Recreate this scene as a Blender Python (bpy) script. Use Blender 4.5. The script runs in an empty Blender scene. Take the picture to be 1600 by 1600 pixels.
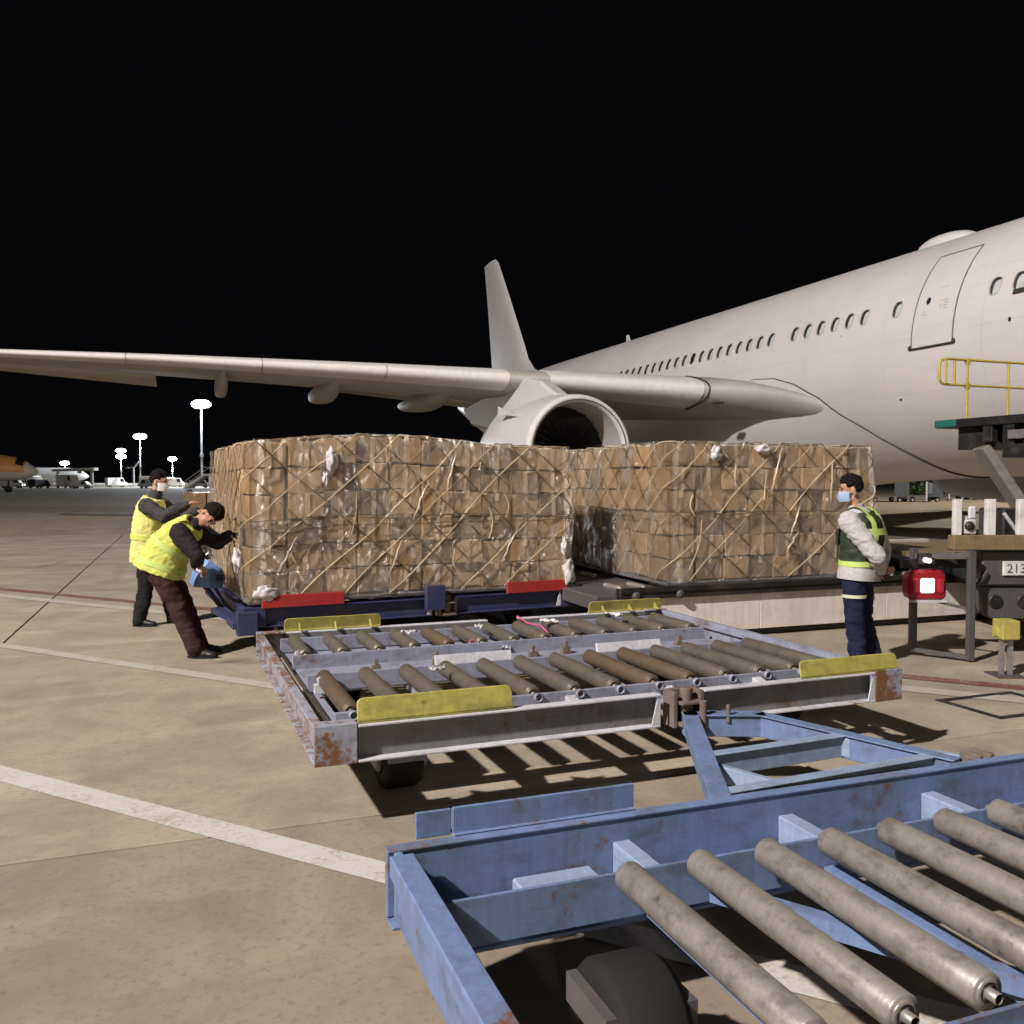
import bpy, bmesh, math, random
from mathutils import Vector, Matrix, Euler, noise
R = math.radians
random.seed(7)
S = bpy.context.scene
COL = S.collection

# ------------------------------------------------------------------ camera, sky, light, exposure
YAW, PITCH, CAM_H = R(20.47), math.atan(48 / 1380.0), 1.62
cam = bpy.data.cameras.new('camera')
cam.sensor_width = 36.0
cam.lens = 36.0 * 1380 / 1600
cam.clip_start, cam.clip_end = 0.05, 6000
cam_o = bpy.data.objects.new('camera', cam)
COL.objects.link(cam_o)
cam_o.location = (0, 0, CAM_H)
cam_o.rotation_euler = (R(90) - PITCH, 0, -YAW)
S.camera = cam_o
S.render.engine = 'CYCLES'
S.view_settings.view_transform = 'Standard'
S.view_settings.look = 'None'
S.view_settings.gamma = 1
S.view_settings.exposure = 0.0
world = bpy.data.worlds.new('World')
S.world = world
world.use_nodes = True
wn = world.node_tree.nodes
wn['Background'].inputs[0].default_value = (0.75, 0.8, 1.0, 1)
wn['Background'].inputs[1].default_value = 0.0022


def lamp(name, loc, power, color, radius, spot=None, aim=None):
    l = bpy.data.lights.new(name, 'SPOT' if spot else 'POINT')
    l.energy, l.color, l.shadow_soft_size = power, color, radius
    o = bpy.data.objects.new(name, l)
    COL.objects.link(o)
    o.location = loc
    if spot:
        l.spot_size, l.spot_blend = R(spot), 0.6
        o.rotation_euler = (Vector(aim) - Vector(loc)).to_track_quat('-Z', 'Y').to_euler()
    return o


# the apron's own floodlight mast stands behind the photographer, to the left
lamp('floodlight', (-26.0, -6.5, 26.0), 120000, (1.0, 0.925, 0.885), 0.55)
# weak unseen fill lamp, added far behind the photographer to soften dark sides
lamp('floodlight', (-22.0, -62.0, 26.0), 15000, (1.0, 0.93, 0.88), 0.6)

# a mast on the far side of the aircraft lights the ground under and behind the hull
lamp('floodlight', (66.0, 34.0, 26.0), 75000, (1.0, 0.93, 0.84), 0.6)


def cw(X, D, z=0.0):
    """a place X metres to the right and D metres ahead of the photographer, in stand axes"""
    c, s = math.cos(YAW), math.sin(YAW)
    return Vector((c * X + s * D, -s * X + c * D, z))


# ------------------------------------------------------------------ node helpers and materials
def new_mat(name):
    m = bpy.data.materials.new(name)
    m.use_nodes = True
    nt = m.node_tree
    return m, nt, nt.nodes['Principled BSDF']


def N(nt, kind, **kw):
    n = nt.nodes.new(kind)
    for k, v in kw.items():
        if k in n.inputs.keys():
            n.inputs[k].default_value = v
        else:
            setattr(n, k, v)
    return n


def mixc(nt, fac, c1, c2, blend='MIX'):
    n = nt.nodes.new('ShaderNodeMix')
    n.data_type = 'RGBA'
    n.blend_type = blend
    for sock, v in ((n.inputs[0], fac), (n.inputs[6], c1), (n.inputs[7], c2)):
        if hasattr(v, 'is_linked'):
            nt.links.new(v, sock)
        elif isinstance(v, (int, float)):
            sock.default_value = v
        else:
            sock.default_value = (*v[:3], 1)
    return n.outputs[2]


def ramp(nt, src, lo, hi):
    n = nt.nodes.new('ShaderNodeMapRange')
    nt.links.new(src, n.inputs[0])
    n.inputs[1].default_value, n.inputs[2].default_value = lo, hi
    return n.outputs[0]


def noise_tex(nt, scale, detail=5, coord='Object', rough=0.6, stretch=None, dist=0.0, offset_random=False):
    tc = nt.nodes.new('ShaderNodeTexCoord')
    if coord == 'World':
        g = nt.nodes.new('ShaderNodeNewGeometry')
        src = g.outputs['Position']
    else:
        src = tc.outputs[coord]
    mp = nt.nodes.new('ShaderNodeMapping')
    nt.links.new(src, mp.inputs[0])
    if stretch:
        mp.inputs['Scale'].default_value = stretch
    if offset_random:
        oi = nt.nodes.new('ShaderNodeObjectInfo')
        mu = nt.nodes.new('ShaderNodeMath')
        mu.operation = 'MULTIPLY'
        mu.inputs[1].default_value = 37.0
        nt.links.new(oi.outputs['Random'], mu.inputs[0])
        nt.links.new(mu.outputs[0], mp.inputs['Location'])
    t = nt.nodes.new('ShaderNodeTexNoise')
    t.inputs['Scale'].default_value = scale
    t.inputs['Detail'].default_value = detail
    t.inputs['Roughness'].default_value = rough
    t.inputs['Distortion'].default_value = dist
    nt.links.new(mp.outputs[0], t.inputs['Vector'])
    return t.outputs['Fac']


def bump(nt, b, h, strength=0.3, dist=0.01):
    n = nt.nodes.new('ShaderNodeBump')
    n.inputs['Strength'].default_value = strength
    n.inputs['Distance'].default_value = dist
    nt.links.new(h, n.inputs['Height'])
    nt.links.new(n.outputs[0], b.inputs['Normal'])


def plain(name, col, rough=0.6, metal=0.0, var=0.15, scale=6, bmp=0.0, emit=None, estr=0, spec=None):
    m, nt, b = new_mat(name)
    f = noise_tex(nt, scale, 6)
    dark = [c * (1 - var) for c in col]
    light = [min(1, c * (1 + var)) for c in col]
    nt.links.new(mixc(nt, ramp(nt, f, 0.3, 0.7), dark, light), b.inputs['Base Color'])
    b.inputs['Roughness'].default_value = rough
    b.inputs['Metallic'].default_value = metal
    if spec is None and rough >= 0.75:
        spec = 0.15
    if spec is not None:
        b.inputs['Specular IOR Level'].default_value = spec
    if bmp:
        bump(nt, b, noise_tex(nt, scale * 6, 4), bmp, 0.004)
    if emit:
        b.inputs['Emission Color'].default_value = (*emit, 1)
        b.inputs['Emission Strength'].default_value = estr
    return m


def painted(name, col, rust=0.5, grime=0.35, rough=0.5, scale=3.0, rustcol=(0.16, 0.065, 0.025)):
    """old brushed-on paint over steel: worn patches, rust specks, grime"""
    m, nt, b = new_mat(name)
    big = noise_tex(nt, scale, 7, rough=0.7, offset_random=True)
    fine = noise_tex(nt, scale * 9, 6, rough=0.75)
    streak = noise_tex(nt, scale * 2, 5, stretch=(6, 6, 1), offset_random=True)
    c = mixc(nt, ramp(nt, streak, 0.25, 0.75), [x * 0.82 for x in col], [min(1, x * 1.12) for x in col])
    g = mixc(nt, ramp(nt, big, 0.5, 0.75), (0, 0, 0), (grime,) * 3)
    c = mixc(nt, g, c, [0.55 * x + 0.02 for x in (0.16, 0.13, 0.10)])
    mm = nt.nodes.new('ShaderNodeMath')
    mm.operation = 'ADD'
    nt.links.new(big, mm.inputs[0])
    nt.links.new(fine, mm.inputs[1])
    msk = ramp(nt, mm.outputs[0], 1.22 - 0.26 * rust, 1.36 - 0.26 * rust)
    dk = noise_tex(nt, scale * 1.7, 6, rough=0.7, stretch=(1, 1, 2.2), offset_random=True)
    c = mixc(nt, ramp(nt, dk, 0.50, 0.66), c, mixc(nt, 0.55 * grime + 0.1, c, (0.06, 0.05, 0.04)))
    c = mixc(nt, msk, c, rustcol)
    nt.links.new(c, b.inputs['Base Color'])
    b.inputs['Roughness'].default_value = rough
    bump(nt, b, fine, 0.22, 0.004)
    return m


M = {}


def concrete_mat(name, base, asphalt=False):
    m, nt, b = new_mat(name)
    big = noise_tex(nt, 0.22, 6, 'World', 0.62)
    mid = noise_tex(nt, 1.3, 7, 'World', 0.68, dist=0.6)
    fine = noise_tex(nt, 26, 5, 'World', 0.75)
    swirl = noise_tex(nt, 0.8, 4, 'World', 0.55, stretch=(0.5, 1.6, 1))
    c = mixc(nt, ramp(nt, big, 0.3, 0.7), [x * 0.88 for x in base], [x * 1.1 for x in base])
    c = mixc(nt, ramp(nt, mid, 0.42, 0.70), c, [x * 0.64 for x in base])
    c = mixc(nt, ramp(nt, swirl, 0.55, 0.75), c, [x * 1.28 for x in base])
    blot = noise_tex(nt, 4.5, 6, 'World', 0.7, dist=0.4)
    c = mixc(nt, ramp(nt, blot, 0.52, 0.78), c, [x * 0.70 for x in base])
    tyre = noise_tex(nt, 1.0, 3, 'World', 0.5, stretch=(2.2, 0.10, 1), dist=0.3)
    c = mixc(nt, ramp(nt, tyre, 0.60, 0.74), c, [x * 0.76 for x in base])
    c = mixc(nt, ramp(nt, fine, 0.52, 0.74), c, [x * 0.55 for x in base])
    if not asphalt:
        stain = noise_tex(nt, 0.5, 3, 'World', 0.5, stretch=(1, 1, 1), dist=1.5)
        c = mixc(nt, ramp(nt, stain, 0.66, 0.76), c, [0.42 * x for x in base])
        oi = nt.nodes.new('ShaderNodeObjectInfo')
        tint = mixc(nt, oi.outputs['Random'], (0.80, 0.79, 0.78), (1.10, 1.10, 1.10))
        c = mixc(nt, 1.0, c, tint, 'MULTIPLY')
    nt.links.new(c, b.inputs['Base Color'])
    b.inputs['Roughness'].default_value = 0.82
    b.inputs['Specular IOR Level'].default_value = 0.35
    bump(nt, b, fine, 0.3, 0.004)
    return m


M['concrete'] = concrete_mat('concrete', (0.345, 0.29, 0.215))
M['asphalt'] = concrete_mat('asphalt', (0.28, 0.22, 0.15), True)


def line_mat(name, col, base=(0.33, 0.27, 0.2), wear=0.55):
    m, nt, b = new_mat(name)
    mid = noise_tex(nt, 3.5, 8, 'World', 0.75)
    fine = noise_tex(nt, 40, 5, 'World', 0.7)
    mm = nt.nodes.new('ShaderNodeMath')
    mm.operation = 'ADD'
    nt.links.new(mid, mm.inputs[0])
    nt.links.new(fine, mm.inputs[1])
    c = mixc(nt, ramp(nt, mm.outputs[0], 1.25 - 0.4 * wear, 1.5 - 0.4 * wear), col, base)
    nt.links.new(c, b.inputs['Base Color'])
    b.inputs['Roughness'].default_value = 0.75
    return m


M['line_white'] = line_mat('white_line_paint', (0.50, 0.47, 0.43), wear=0.62)
M['line_pale'] = line_mat('pale_line_paint', (0.42, 0.38, 0.32), wear=0.72)
M['line_red'] = line_mat('red_line_paint', (0.16, 0.055, 0.042), wear=0.58)
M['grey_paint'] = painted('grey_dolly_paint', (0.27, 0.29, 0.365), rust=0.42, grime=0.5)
M['grey_paint_rusty'] = painted('grey_dolly_paint_rusty', (0.30, 0.32, 0.38), rust=1.02, grime=0.6, rustcol=(0.17, 0.075, 0.028))
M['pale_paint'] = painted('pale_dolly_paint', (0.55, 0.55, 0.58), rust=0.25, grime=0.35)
M['channel_shade'] = painted('shaded_grey_paint', (0.17, 0.17, 0.175), rust=0.5, grime=0.6, rustcol=(0.12, 0.07, 0.035))  # dark base colour puts the recess shade onto the beam web
M['rust'] = painted('rusty_steel', (0.16, 0.125, 0.10), rust=0.6, grime=0.6, rough=0.8)
M['blue_paint'] = painted('blue_dolly_paint', (0.14, 0.205, 0.36), rust=0.36, grime=0.6)
M['blue_pale'] = painted('pale_blue_paint', (0.25, 0.32, 0.45), rust=0.25, grime=0.3)
M['navy_paint'] = painted('navy_dolly_paint', (0.025, 0.033, 0.10), rust=0.1, grime=0.5)
M['light_blue'] = painted('light_blue_paint', (0.17, 0.30, 0.62), rust=0.1, grime=0.3)
M['red_paint'] = painted('red_guide_paint', (0.30, 0.02, 0.02), rust=0.12, grime=0.35)
M['yellow_paint'] = painted('yellow_guide_paint', (0.41, 0.365, 0.08), rust=0.3, grime=0.5, rustcol=(0.16, 0.11, 0.03))
M['loader_yellow'] = painted('yellow_rail_paint', (0.55, 0.42, 0.06), rust=0.2, grime=0.3)
M['roller'] = painted('roller_steel', (0.165, 0.145, 0.115), rust=0.35, grime=0.6, rough=0.45, scale=6, rustcol=(0.13, 0.095, 0.06))
M['roller_rust'] = painted('rusty_roller_steel', (0.13, 0.088, 0.055), rust=0.4, grime=0.6, rough=0.5, scale=6, rustcol=(0.11, 0.07, 0.04))
M['roller_clean'] = painted('grey_roller_steel', (0.36, 0.33, 0.29), rust=0.2, grime=0.7, rough=0.42, scale=5, rustcol=(0.12, 0.09, 0.06))
for k_, me_, ro_ in (('roller_clean', 0.45, 0.38), ('roller', 0.4, 0.42), ('roller_rust', 0.2, 0.5)):
    M[k_].node_tree.nodes['Principled BSDF'].inputs['Metallic'].default_value = me_
    M[k_].node_tree.nodes['Principled BSDF'].inputs['Roughness'].default_value = ro_
M['rubber'] = plain('rubber', (0.018, 0.017, 0.016), 0.75, bmp=0.3)
M['black_metal'] = painted('black_metal', (0.010, 0.010, 0.011), rust=0.05, grime=0.5)
M['arm_grey'] = painted('lift_arm_paint', (0.26, 0.24, 0.21), rust=0.15, grime=0.4)
M['dark_metal'] = painted('dark_grey_metal', (0.075, 0.072, 0.075), rust=0.15, grime=0.4)
M['steel'] = plain('bare_steel', (0.34, 0.33, 0.33), 0.4, 0.6, 0.2, 10)
M['beige_panel'] = painted('beige_loader_paint', (0.74, 0.68, 0.62), rust=0.04, grime=0.12, scale=1.2)
M['cream'] = painted('cream_loader_paint', (0.60, 0.56, 0.46), rust=0.1, grime=0.3)
M['teal'] = plain('teal_bumper', (0.02, 0.13, 0.105), 0.5)
M['wood'] = painted('weathered_wood', (0.20, 0.135, 0.065), rust=0.35, grime=0.6, rough=0.8, scale=5, rustcol=(0.09, 0.05, 0.02))
M['white_paint'] = painted('white_vehicle_paint', (0.66, 0.65, 0.63), rust=0.08, grime=0.3)
M['glass_dark'] = plain('dark_window_glass', (0.02, 0.022, 0.025), 0.12, 0.0, 0.1)
M['red_lens'] = plain('red_lens', (0.24, 0.01, 0.016), 0.25, emit=(0.9, 0.02, 0.04), estr=0.02)
M['red_side'] = plain('bright_red_lens', (0.42, 0.02, 0.04), 0.15)
M['lit_lens'] = plain('lit_lens', (0.9, 0.85, 0.85), 0.2, emit=(1.0, 0.84, 0.84), estr=1.3)
M['lamp_on'] = plain('lit_floodlight', (0.9, 0.95, 1.0), 0.3, emit=(0.86, 0.95, 1.0), estr=22)
M['far_lit'] = plain('far_lit_window', (0.8, 0.8, 0.75), 0.4, emit=(0.95, 0.98, 1.0), estr=6.0)
M['pole'] = plain('galvanised_pole', (0.42, 0.44, 0.46), 0.45, 0.3)
M['skin'] = plain('skin', (0.40, 0.215, 0.14), 0.55, var=0.1, scale=14)
M['hair'] = plain('black_hair', (0.009, 0.007, 0.006), 0.8, var=0.4, scale=60, bmp=0.5, spec=0.12)
M['hivis'] = plain('hi_vis_yellow', (0.54, 0.58, 0.13), 0.75, var=0.12, scale=9)
M['hivis_pale'] = plain('faded_hi_vis_yellow', (0.66, 0.62, 0.20), 0.75, var=0.12, scale=9)
M['reflect'] = plain('reflective_band', (0.66, 0.68, 0.52), 0.35, 0.2, 0.08)
M['vest_green'] = plain('green_vest', (0.018, 0.032, 0.013), 0.7, var=0.3, scale=12)
M['lime'] = plain('lime_band', (0.48, 0.62, 0.16), 0.6, var=0.15)
M['sleeve_dark'] = plain('dark_jacket', (0.022, 0.016, 0.018), 0.8, var=0.3, scale=10)
M['sleeve_grey'] = plain('dark_grey_jumper', (0.05, 0.047, 0.05), 0.85, var=0.3, scale=10)
M['maroon'] = plain('maroon_trousers', (0.045, 0.020, 0.022), 0.85, var=0.3, scale=8)
M['black_cloth'] = plain('black_trousers', (0.016, 0.015, 0.017), 0.85, var=0.3, scale=8)
M['navy_cloth'] = plain('navy_trousers', (0.014, 0.017, 0.042), 0.85, var=0.3, scale=8)
M['sweater'] = plain('pale_grey_sweater', (0.43, 0.42, 0.42), 0.9, var=0.16, scale=40, bmp=0.3)
M['mask_blue'] = plain('blue_face_mask', (0.30, 0.42, 0.58), 0.8, var=0.12)
M['mask_white'] = plain('white_face_mask', (0.68, 0.68, 0.68), 0.8, var=0.08)
M['shoe'] = plain('black_shoe', (0.014, 0.012, 0.012), 0.5, var=0.3)
M['white_sole'] = plain('white_sole', (0.6, 0.58, 0.55), 0.6)
M['eye'] = plain('eye', (0.03, 0.02, 0.015), 0.15)
M['lip'] = plain('lip', (0.30, 0.11, 0.09), 0.5)
M['foliage'] = plain('night_foliage', (0.045, 0.075, 0.025), 0.8, var=0.5, scale=1.2)
M['bark'] = plain('bark', (0.09, 0.065, 0.045), 0.9)
M['strap'] = plain('tan_net_strap', (0.42, 0.33, 0.20), 0.7, var=0.35, scale=4)
M['strap_dark'] = plain('brown_net_strap', (0.13, 0.09, 0.05), 0.8, var=0.35, scale=4)
M['orange_lit'] = plain('orange_lit_paint', (0.62, 0.27, 0.07), 0.45, var=0.12, scale=0.5)  # orange of sodium lighting put into the hull colour
M['pink'] = plain('pink_strap', (0.55, 0.10, 0.22), 0.6)


def aircraft_mat(name, col, dirt=0.12, rough=0.36, panels=False):
    m, nt, b = new_mat(name)
    big = noise_tex(nt, 0.5, 5)
    st = noise_tex(nt, 1.2, 6, stretch=(3, 0.3, 3))
    c = mixc(nt, ramp(nt, big, 0.3, 0.75), col, [x * (1 - dirt) for x in col])
    c = mixc(nt, ramp(nt, st, 0.55, 0.85), c, [x * (1 - 1.4 * dirt) for x in col])
    if panels:   # lap joints of the skin: rings every few frames and three lines along the hull
        g = nt.nodes.new('ShaderNodeNewGeometry')
        sp = nt.nodes.new('ShaderNodeSeparateXYZ')
        nt.links.new(g.outputs['Position'], sp.inputs[0])
        tot = None
        for axis, step, wd in (('Y', 2.65, 0.006), ('Z', 1.18, 0.011)):
            d = nt.nodes.new('ShaderNodeMath'); d.operation = 'DIVIDE'; d.inputs[1].default_value = step
            nt.links.new(sp.outputs[axis], d.inputs[0])
            f = nt.nodes.new('ShaderNodeMath'); f.operation = 'FRACT'
            nt.links.new(d.outputs[0], f.inputs[0])
            l = nt.nodes.new('ShaderNodeMath'); l.operation = 'LESS_THAN'; l.inputs[1].default_value = wd
            nt.links.new(f.outputs[0], l.inputs[0])
            if tot is None:
                tot = l.outputs[0]
            else:
                mx = nt.nodes.new('ShaderNodeMath'); mx.operation = 'MAXIMUM'
                nt.links.new(tot, mx.inputs[0]); nt.links.new(l.outputs[0], mx.inputs[1])
                tot = mx.outputs[0]
        c = mixc(nt, tot, c, mixc(nt, 0.16, c, (0.1, 0.1, 0.1)))
    nt.links.new(c, b.inputs['Base Color'])
    b.inputs['Roughness'].default_value = rough
    bump(nt, b, noise_tex(nt, 0.9, 2), 0.10, 0.03)
    return m


M['plane_white'] = aircraft_mat('white_airliner_paint', (0.66, 0.635, 0.63), rough=0.42)
M['plane_skin'] = aircraft_mat('white_hull_paint', (0.66, 0.635, 0.63), rough=0.42, panels=True)
M['plane_grey'] = aircraft_mat('grey_wing_paint', (0.45, 0.43, 0.40), 0.25, rough=0.6)
M['plane_lip'] = plain('bare_metal_lip', (0.64, 0.62, 0.60), 0.68, 0.0, 0.08)
M['plane_dark'] = plain('dark_seam', (0.035, 0.033, 0.03), 0.6)
M['shade'] = plain('pale_window_shade', (0.52, 0.54, 0.55), 0.4, var=0.1)
M['shade_dark'] = plain('open_window_pane', (0.07, 0.075, 0.08), 0.2, var=0.1)
M['seal_grey'] = plain('grey_seal', (0.16, 0.15, 0.145), 0.7)
M['reveal'] = plain('window_reveal', (0.05, 0.05, 0.048), 0.6)  # shade of the window recess put into a dark wall colour
M['blade'] = plain('fan_blade', (0.018, 0.018, 0.02), 0.5, 0.2)


def cardboard(name, base):
    m, nt, b = new_mat(name)
    f = noise_tex(nt, 5, 6, offset_random=True)
    g = noise_tex(nt, 60, 4, stretch=(1, 1, 8), offset_random=True)
    c = mixc(nt, ramp(nt, f, 0.35, 0.7), [x * 0.8 for x in base], [x * 1.08 for x in base])
    c = mixc(nt, ramp(nt, g, 0.4, 0.8), c, [x * 0.86 for x in base])
    oi = nt.nodes.new('ShaderNodeObjectInfo')
    c = mixc(nt, 1.0, c, mixc(nt, oi.outputs['Random'], (0.5, 0.48, 0.46), (1.2, 1.16, 1.05)), 'MULTIPLY')
    nt.links.new(c, b.inputs['Base Color'])
    b.inputs['Roughness'].default_value = 0.75
    bump(nt, b, f, 0.5, 0.02)
    return m


M['card'] = cardboard('cardboard', (0.27, 0.172, 0.083))
M['tape'] = plain('parcel_tape', (0.36, 0.26, 0.15), 0.3, var=0.15)


def film_mat(name, milk, seed):
    """stretch film: mostly clear, with milky bunched streaks and a wet gloss"""
    m, nt, b = new_mat(name)
    out = nt.nodes['Material Output']
    nt.nodes.remove(b)
    wr = noise_tex(nt, 4.0 + seed, 7, stretch=(1.0, 1.0, 0.45), rough=0.72, dist=1.2)
    fi = noise_tex(nt, 16.0, 5, stretch=(1.6, 1.6, 0.5), rough=0.7, dist=0.8)
    gl = N(nt, 'ShaderNodeBsdfGlossy', Roughness=0.22)
    bp = N(nt, 'ShaderNodeBump', Strength=1.0, Distance=0.09)
    ad = nt.nodes.new('ShaderNodeMath')
    ad.operation = 'ADD'
    nt.links.new(wr, ad.inputs[0])
    nt.links.new(fi, ad.inputs[1])
    nt.links.new(ad.outputs[0], bp.inputs['Height'])
    nt.links.new(bp.outputs[0], gl.inputs['Normal'])
    df = nt.nodes.new('ShaderNodeBsdfDiffuse')
    df.inputs[0].default_value = (0.55, 0.47, 0.40, 1)
    nt.links.new(bp.outputs[0], df.inputs['Normal'])
    tr = nt.nodes.new('ShaderNodeBsdfTransparent')
    mx1 = nt.nodes.new('ShaderNodeMixShader')
    fac = ramp(nt, fi, 0.44, 0.92)
    sc = nt.nodes.new('ShaderNodeMath')
    sc.operation = 'MULTIPLY'
    sc.inputs[1].default_value = milk
    lowf = noise_tex(nt, 0.9, 3)
    zone = ramp(nt, lowf, 0.34, 0.66)
    sc0 = nt.nodes.new('ShaderNodeMath')
    sc0.operation = 'MULTIPLY'
    nt.links.new(fac, sc0.inputs[0])
    nt.links.new(zone, sc0.inputs[1])
    nt.links.new(sc0.outputs[0], sc.inputs[0])
    nt.links.new(sc.outputs[0], mx1.inputs[0])
    nt.links.new(tr.outputs[0], mx1.inputs[1])
    nt.links.new(df.outputs[0], mx1.inputs[2])
    lw = N(nt, 'ShaderNodeLayerWeight', Blend=0.25)
    nt.links.new(bp.outputs[0], lw.inputs['Normal'])
    g2 = nt.nodes.new('ShaderNodeMath')
    g2.operation = 'MULTIPLY_ADD'
    g2.inputs[1].default_value = 0.5
    g2.inputs[2].default_value = 0.11
    nt.links.new(lw.outputs['Fresnel'], g2.inputs[0])
    nt.links.new(mixc(nt, g2.outputs[0], (0, 0, 0), (1, 0.98, 0.95)), gl.inputs[0])
    tr.inputs[0].default_value = (0.95, 0.94, 0.92, 1)
    mx2 = nt.nodes.new('ShaderNodeAddShader')
    nt.links.new(mx1.outputs[0], mx2.inputs[0])
    nt.links.new(gl.outputs[0], mx2.inputs[1])
    nt.links.new(mx2.outputs[0], out.inputs[0])
    return m


M['film'] = film_mat('stretch_film', 0.52, 0)
M['film_milky'] = film_mat('milky_stretch_film', 1.3, 1)
M['film_rope'] = plain('twisted_film', (0.42, 0.35, 0.27), 0.22, var=0.3, scale=12)
M['film_scrap'] = plain('white_film_scrap', (0.52, 0.50, 0.50), 0.3, var=0.25, scale=20)


# ------------------------------------------------------------------ mesh builder
class MB:
    def __init__(s):
        s.v, s.f, s.sm, s.mi = [], [], [], []

    def add(s, verts, faces, smooth=False, mi=0):
        o = len(s.v)
        s.v += [tuple(p) for p in verts]
        for f in faces:
            s.f.append(tuple(i + o for i in f))
            s.sm.append(smooth)
            s.mi.append(mi)
        return s

    def box(s, x0, x1, y0, y1, z0, z1):
        x0, x1 = sorted((x0, x1)); y0, y1 = sorted((y0, y1)); z0, z1 = sorted((z0, z1))
        v = [(x, y, z) for z in (z0, z1) for y in (y0, y1) for x in (x0, x1)]
        return s.add(v, [(0, 2, 3, 1), (4, 5, 7, 6), (0, 1, 5, 4), (2, 6, 7, 3), (0, 4, 6, 2), (1, 3, 7, 5)])

    def beam(s, p0, p1, w, h, up=(0, 0, 1)):
        p0, p1 = Vector(p0), Vector(p1)
        d = (p1 - p0).normalized()
        sd = d.cross(Vector(up)).normalized()
        u = sd.cross(d)
        v = []
        for p in (p0, p1):
            for i, j in ((-1, -1), (1, -1), (1, 1), (-1, 1)):
                v.append(p + sd * (i * w / 2) + u * (j * h / 2))
        return s.add(v, [(3, 2, 1, 0), (4, 5, 6, 7), (0, 1, 5, 4), (1, 2, 6, 5), (2, 3, 7, 6), (3, 0, 4, 7)])

    def prism(s, poly, axis, d0, d1):
        """poly in the two other axes (in x, y, z order), swept along axis"""
        def mk(p, d):
            q = list(p)
            q.insert(axis, d)
            return q
        n = len(poly)
        v = [mk(p, d0) for p in poly] + [mk(p, d1) for p in poly]
        return s.add(v, [tuple(range(n))[::-1], tuple(range(n, 2 * n))] + [(i, (i + 1) % n, n + (i + 1) % n, n + i) for i in range(n)])

    def tube(s, pts, r, n=8, caps=True, smooth=True, squash=None):
        pts = [Vector(p) for p in pts]
        rr = r if isinstance(r, (list, tuple)) else [r] * len(pts)
        ring, prev = [], None
        for i, p in enumerate(pts):
            t = (pts[min(i + 1, len(pts) - 1)] - pts[max(i - 1, 0)]).normalized()
            if prev is None:
                a = t.cross(Vector((0, 0, 1)))
                if a.length < 0.1:
                    a = t.cross(Vector((1, 0, 0)))
            else:
                a = prev - t * prev.dot(t)
            a.normalize()
            prev = a
            b = t.cross(a)
            ring.append([p + (a * math.cos(2 * math.pi * k / n) + b * math.sin(2 * math.pi * k / n)) * rr[i] for k in range(n)])
        v = [q for g in ring for q in g]
        f = [(i * n + k, i * n + (k + 1) % n, (i + 1) * n + (k + 1) % n, (i + 1) * n + k) for i in range(len(pts) - 1) for k in range(n)]
        s.add(v, f, smooth)
        if caps:
            s.add(ring[0], [tuple(range(n))[::-1]])
            s.add(ring[-1], [tuple(range(n))])
        return s

    def loft(s, rings, smooth=True, closed=True, caps=True):
        n = len(rings[0])
        v = [q for g in rings for q in g]
        m = n if closed else n - 1
        f = [(i * n + k, i * n + (k + 1) % n, (i + 1) * n + (k + 1) % n, (i + 1) * n + k) for i in range(len(rings) - 1) for k in range(m)]
        s.add(v, f, smooth)
        if caps and closed:
            s.add(rings[0], [tuple(range(n))[::-1]], smooth)
            s.add(rings[-1], [tuple(range(n))], smooth)
        return s

    def grid(s, fn, nu, nv, smooth=True):
        v = [fn(i / nu, j / nv) for j in range(nv + 1) for i in range(nu + 1)]
        w = nu + 1
        return s.add(v, [(j * w + i, j * w + i + 1, (j + 1) * w + i + 1, (j + 1) * w + i) for j in range(nv) for i in range(nu)], smooth)

    def ball(s, c, r, n=12, rot=None):
        c = Vector(c)
        r = (r, r, r) if isinstance(r, (int, float)) else r
        rings = []
        m = max(6, n // 2 + 1)
        for j in range(m + 1):
            th = math.pi * min(max(j / m, 0.02), 0.98)
            g = []
            for k in range(n):
                ph = 2 * math.pi * k / n
                q = Vector((r[0] * math.sin(th) * math.cos(ph), r[1] * math.sin(th) * math.sin(ph), -r[2] * math.cos(th)))
                g.append(c + (rot @ q if rot else q))
            rings.append(g)
        return s.loft(rings)

    def ring_lathe(s, prof, c, axis='y', n=32, smooth=True):
        """prof: list of (radius, distance along axis)"""
        c = Vector(c)
        rings = []
        for r, d in prof:
            g = []
            for k in range(n):
                t = 2 * math.pi * k / n
                u, w = r * math.cos(t), r * math.sin(t)
                g.append(c + (Vector((u, d, w)) if axis == 'y' else Vector((d, u, w)) if axis == 'x' else Vector((u, w, d))))
            rings.append(g)
        return s.loft(rings, smooth, True, False)

    def mesh(s, name, mats, bevel=0, fix=True):
        me = bpy.data.meshes.new(name)
        me.from_pydata(s.v, [], s.f)
        me.polygons.foreach_set('use_smooth', s.sm)
        mats = mats if isinstance(mats, (list, tuple)) else [mats]
        for m in mats:
            me.materials.append(m)
        if len(mats) > 1:
            me.polygons.foreach_set('material_index', s.mi)
        if bevel or fix:
            bm = bmesh.new()
            bm.from_mesh(me)
            if bevel:
                bmesh.ops.remove_doubles(bm, verts=bm.verts, dist=1e-5)
                ed = [e for e in bm.edges if len(e.link_faces) == 2 and e.calc_face_angle(0) > 0.6]
                bmesh.ops.bevel(bm, geom=ed, offset=bevel, segments=1, affect='EDGES', profile=0.6)
            if fix:
                bmesh.ops.recalc_face_normals(bm, faces=bm.faces)
            bm.to_mesh(me)
            bm.free()
        return me

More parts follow.
